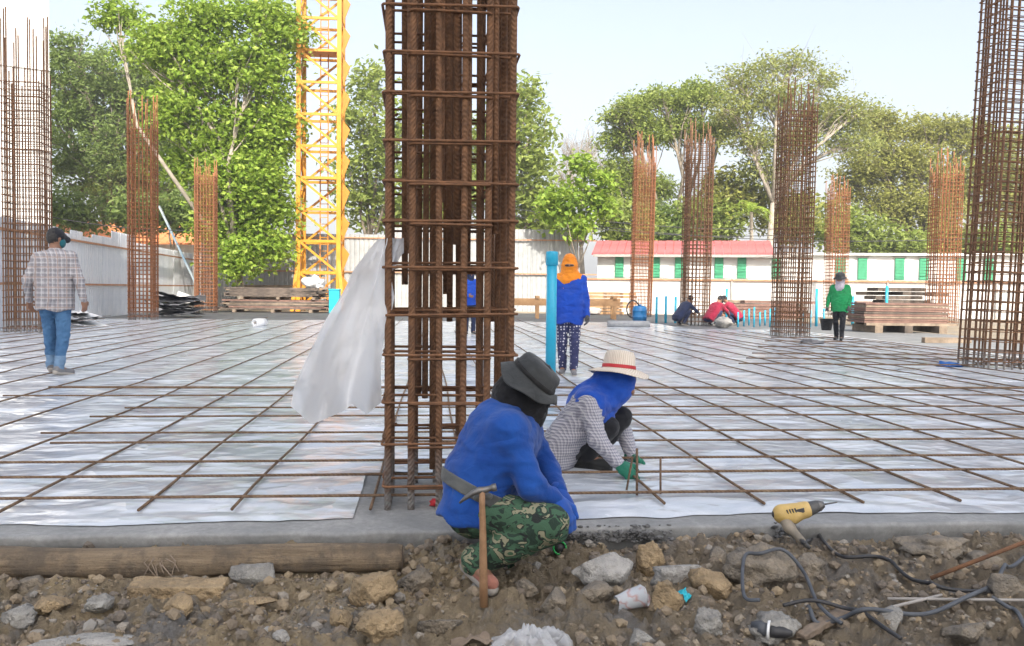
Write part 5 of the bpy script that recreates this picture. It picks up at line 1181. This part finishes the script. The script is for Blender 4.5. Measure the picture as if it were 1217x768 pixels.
# brick-like plank, concrete plate, wood slat, steel rods
def block(px, py, lx, ly, lz, m, label, cat, name, rz=0, tilt=(0, 0), bev=.006):
    p = GD(px, py); o = MB().box((0, 0, 0), (lx, ly, lz)).build(name, MAT[m], None, loc=p + Vector((0, 0, lz*.35)), bevel=bev); o.rotation_euler = (tilt[0], tilt[1], rz)
    ss = o.modifiers.new('sub', 'SUBSURF'); ss.subdivision_type = 'SIMPLE'; ss.levels = ss.render_levels = 4
    tx = bpy.data.textures.new(name, 'CLOUDS'); tx.noise_scale = .035; dm = o.modifiers.new('d', 'DISPLACE'); dm.texture = tx; dm.strength = .018; dm.texture_coords = 'LOCAL'
    return tag(o, label, cat)
block(212, 707, .365, .10, .075, 'rock_ochre', 'long sandy coloured brick lying below the log', 'brick', 'brick', -.04, (.12, .01))
rock(115, 752, 62, 9, 'rock_pale', 'thin broken plate of pale concrete lying in the dirt', 50.2, depth_r=.55, name='concrete_plate', cat='concrete', sub=5)
block(980, 752, .30, .045, .025, 'old_plank', 'short weathered wooden slat on the soil below the cables', 'slat', 'wood_slat', .55, (0, -.12))
block(1130, 697, .10, .05, .03, 'rock_pale', 'small pale concrete offcut by the steel rod', 'concrete', 'concrete_chip', -.6, (0, .1))
def rodp(pts, r, m, label, cat='rod', name='steel_rod', n=8, group=None):
    return tag(MB().tube([tuple(p) for p in pts], r, n).build(name, MAT[m], None, True), label, cat, group)
def up(p, h): return Vector((p.x, p.y, p.z+h))
a = up(GD(1106, 694), .015); rodp([a, D(1250, 632, 3.55)], .009, 'rust_tie', 'rusty steel rod slanting up from the churned soil')
for pa, pb_ in (((1055, 718), (1250, 719)), ((1058, 731), (1140, 716))): rodp([up(GD(*pa), .03), up(GD(*pb_), .035)], .006, 'trim_grey', 'thin grey rod lying in the soil near the cables', group='thin rods in the soil')
# ------------------------------------------------------------------ cables
def smooth(P, n=10):
    out = []
    for i in range(len(P)-1):
        p0, p1, p2, p3 = P[max(i-1, 0)], P[i], P[i+1], P[min(i+2, len(P)-1)]
        for q in range(n):
            t = q/n; out.append(.5*((2*p1) + (p2-p0)*t + (2*p0-5*p1+4*p2-p3)*t*t + (3*p1-p0-3*p2+p3)*t**3))
    return out + [P[-1]]
def onground(L, h=.012):
    P = smooth([up(GD(px, py), h + extra) for px, py, extra in [(q if len(q) == 3 else (*q, 0)) for q in L]])
    A = np.array([p[:] for p in P]); gm = np.max([ground_h(A[:, 0]+dx, A[:, 1]+dy) for dx, dy in ((0, 0), (.02, 0), (-.02, 0), (0, .02), (0, -.02), (.012, -.03), (-.012, -.03))], 0)
    z = np.maximum(A[:, 2], gm+.010)
    for _ in range(3): z = np.maximum(np.convolve(np.pad(z, 2, mode='edge'), np.ones(5)/5, 'valid'), gm+.006)
    A[:, 2] = z; return [Vector(a) for a in A]
rodp([D(955, 645, 3.80)] + onground([(967, 653, .02), (1000, 662, .02), (1045, 675, .03), (1085, 700, .02), (1120, 713, .02), (1160, 716, .015), (1200, 716), (1260, 712)]), .0078, 'cable_black', 'black power lead running from the yellow drill across the soil', 'cable', 'power_cable', 8)
rodp(onground([(1260, 655, .05), (1215, 680, .05), (1185, 705, .05), (1150, 722, .04), (1095, 742, .03), (1030, 756, .02), (1000, 756), (970, 740), (960, 745)]), .0082, 'cable_grey', 'thick grey cable curving over the dark soil clods', 'cable', 'power_cable', 8)
rodp(onground([(1178, 722, .03), (1195, 735, .03), (1210, 755, .02), (1225, 790)]), .0080, 'cable_grey', 'short grey cable branching down from the thick grey one', 'cable', 'power_cable', 8)
rodp(onground([(902, 731, .02), (884, 716, .07), (884, 702, .11), (903, 694, .13), (930, 698, .11), (955, 714, .07), (972, 732, .03), (1000, 755, .01)]), .0072, 'cable_grey', 'grey cable looping up from the plug', 'cable', 'power_cable', 8)
rodp(onground([(930, 745, .02), (965, 736, .03), (1005, 734, .04), (1035, 748, .02), (1070, 770, .01)]), .0075, 'cable_black', 'black cable arching from the socket beside the plug', 'cable', 'power_cable', 8)
pp = up(GD(912, 738), .03); pl = empty('plug_connector', pp, -.5); tag(pl, 'grey plug and socket joining the two cables', 'plug')
MB().tube([(-.055, 0, .01), (-.03, 0, .008), (-.028, 0, .008), (.0, 0, 0)], [.012, .020, .024, .026], 14).build('plug', MAT['cable_grey'], pl, True)
MB().tube([(.002, 0, 0), (.010, 0, 0)], [.034, .034], 16).build('flange', MAT['white_plastic'], pl, True)
MB().tube([(.012, 0, 0), (.03, 0, 0), (.06, .0, 0), (.085, 0, .002)], [.023, .023, .019, .009], 14).build('socket', MAT['cable_black'], pl, True)
# ------------------------------------------------------------------ drill on the slab edge
def drill():
    simple('drill_yellow', (.50, .34, .10), (.62, .44, .17), 14, .5, .2); simple('drill_black', (.03, .03, .032), (.10, .10, .10), 9, .5, .2)
    simple('drill_grip', (.16, .14, .11), (.34, .29, .22), 9, .6, .2)
    Z = 3.98; o = D(940, 618, Z); root = empty('power_drill', o); tag(root, 'dusty yellow and black corded power drill resting on the slab edge', 'drill')
    q = lambda px, py, dz=0: V3(D(px, py, Z+dz))
    sdf('body', [cap(q(932, 612), q(957, 606), .043, .038, .02), cap(q(928, 610), q(940, 612), .036, .043, .02)], .0045, MAT['drill_yellow'], root)
    sdf('motor_end', [cap(q(923, 611), q(930, 610), .022, .038, .015)], .0045, MAT['drill_black'], root)
    sdf('gear_case', [cap(q(958, 606), q(970, 602), .036, .027, .01)], .0045, MAT['drill_black'], root)
    MB().tube([Vector(q(969, 602.5)-V3(o)), Vector(q(974, 601)-V3(o)), Vector(q(979, 599.5)-V3(o))], [.026, .025, .014], 16).build('chuck', MAT['steel_old'], root, True)
    MB().tube([Vector(q(979, 599.5)-V3(o)), Vector(q(995, 597)-V3(o))], [.004, .003], 6).build('bit', MAT['steel_old'], root, True)
    sdf('handle', [cap(q(930, 614), q(938, 627, -.05), .028, .022, .02), cap(q(938, 627, -.05), q(953, 643, -.12), .022, .017, .02)], .0045, MAT['drill_grip'], root)
    for i_ in range(4): MB().beam(Vector(q(935+i_*3.2, 606+i_*-.6, -.040)-V3(o)), Vector(q(937+i_*3.2, 611-i_*.6, -.043)-V3(o)), .004, .006).build('vent', MAT['drill_black'], root)
    MB().beam(Vector(q(946, 609, -.0405)-V3(o)), Vector(q(956, 606.5, -.037)-V3(o)), .004, .022).build('nameplate', MAT['drill_black'], root)
    sdf('trigger', [cap(q(942, 622, -.02), q(946, 628, -.05), .010, .008, .01)], .003, MAT['drill_black'], root)
    MB().tube([Vector(q(952, 642, -.12)-V3(o)), Vector(q(957, 647, -.15)-V3(o)), Vector(q(963, 652, -.16)-V3(o))], [.013, .011, .008], 10).build('cord_guard', MAT['drill_black'], root, True)
drill()
# ------------------------------------------------------------------ litter
def cup():
    k = NM('cup_clear'); k.color(k.ramp(k.noise(16, 2, .5), [(.44, (.66, .70, .74)), (.52, (.62, .40, .38)), (.58, (.70, .73, .76))])).rough(.15); k.b.inputs['Transmission Weight'].default_value = .35
    p = up(GD(751, 728), .05); root = empty('plastic_cup', p); root.rotation_euler = (.5, 1.15, .35); tag(root, 'crushed clear plastic cup with pink print lying among the stones', 'cup'); n = 28; V = []
    for z, r in [(-.055, .030), (-.054, .031), (0, .038), (.05, .044), (.053, .046), (.056, .044)]:
        for a in range(n): t = 6.2832*a/n; V.append((r*math.cos(t)*(1+.12*math.sin(3*t+z*30)), r*math.sin(t)*.75, z + .008*math.sin(2*t)))
    F = [(i*n+a, i*n+(a+1) % n, (i+1)*n+(a+1) % n, (i+1)*n+a) for i in range(5) for a in range(n)]
    o = link('wall', mesh_np('wall', V, F), k.m, root); so = o.modifiers.new('t', 'SOLIDIFY'); so.thickness = .0015
cup()
def scrap(px, py, lx, ly, m, label, seed, h=.03, amp=.02, cat='scrap', name='plastic_scrap'):
    p = up(GD(px, py), h); V = []; n = 26
    for i in range(n+1):
        for j in range(n+1):
            u, v = i/n-.5, j/n-.5; rr = 1+.25*float(vnoise(math.atan2(v, u)*1.5, seed, 2))
            z = amp*(1.5*abs(float(fbm(u*3+seed, v*3, 3, 2))) - .9*(u*u+v*v)*4)
            V.append((u*lx*rr, v*ly*rr, z))
    F = [(i*(n+1)+j, i*(n+1)+j+1, (i+1)*(n+1)+j+1, (i+1)*(n+1)+j) for i in range(n) for j in range(n)]
    o = link(name, mesh_np(name, V, F), MAT[m], None, p); o.rotation_euler = (.35, .05, seed); return tag(o, label, cat)
scrap(813, 714, .055, .045, 'cyan_paint', 'small bright cyan scrap of plastic on the ochre clay', 1.0, .035, .012)
def crumple(px, py, lx, ly, H, label, name, cat, m, seed):
    p = GD(px, py); n = 70; V = []
    u, v = np.meshgrid(np.linspace(-1, 1, n+1), np.linspace(-1, 1, n+1)); wx = .5*fbm(u*1.6+seed, v*1.6, 1, 2); wy = .5*fbm(u*1.6, v*1.6+seed, 4, 2)
    rd = 1-2*np.abs(fbm(u*2.2+wx+seed, v*2.2+wy, 3, 2)) ; r2 = np.abs(fbm(u*6+wx*2, v*6+wy*2+seed, 7, 2)); dome = np.clip(1-(u*u+v*v)*.62, 0, 1)
    z = H*dome*(.35+.65*np.clip(rd, -.2, 1)) + H*.22*r2*dome + .004; X = u*lx/2*(1+.25*wx) + .12*lx*wy; Y = v*ly/2*(1+.25*wy)
    I = np.arange((n+1)**2).reshape(n+1, n+1); F = np.stack([I[:-1, :-1].ravel(), I[:-1, 1:].ravel(), I[1:, 1:].ravel(), I[1:, :-1].ravel()], 1)
    tag(link(name, mesh_np(name, np.stack([X.ravel(), Y.ravel(), z.ravel()], 1), F), MAT[m], None, p), label, cat)
MAT['bag_film'] = MAT['hung_plastic'].copy(); [setattr(n_.inputs[0], 'default_value', .42) for n_ in MAT['bag_film'].node_tree.nodes if n_.type == 'MIX_SHADER' and n_.inputs[0].default_value < .1]
crumple(632, 768, .27, .20, .075, 'crumpled clear plastic bag lying in the dirt before the man in blue', 'plastic_bag', 'bag', 'bag_film', 2.7)
scrap(560, 764, .16, .05, 'old_plank', 'torn pale strip of paper lying beside the crumpled clear bag', 3.2, .02, .02, 'paper', 'paper_strip')
p = G(517, 606); lumpy('red_rag', p + Vector((.0, .06, .022)), (.024, .02, .02), MAT['ribbon_red'], 'small red ball of cloth on the slab at the foot of the near column cage', 'rag', 3.9, amp=.4)
# ------------------------------------------------------------------ haze volume added to veil distant darks and colours
k = NM('haze_veil'); k.n.remove(k.b)
pv = k.new('ShaderNodeVolumePrincipled'); pv.inputs['Color'].default_value = (.93, .96, 1, 1); pv.inputs['Density'].default_value = .0011; pv.inputs['Anisotropy'].default_value = .1
k.L(pv.outputs[0], k.out.inputs['Volume'])
tag(MB().box((0, 20, 29.5), (1900, 1900, 62.0)).build('haze', k.m, None), 'thin pale haze volume added to wash out distant shade and colour', 'haze', kind='stuff')
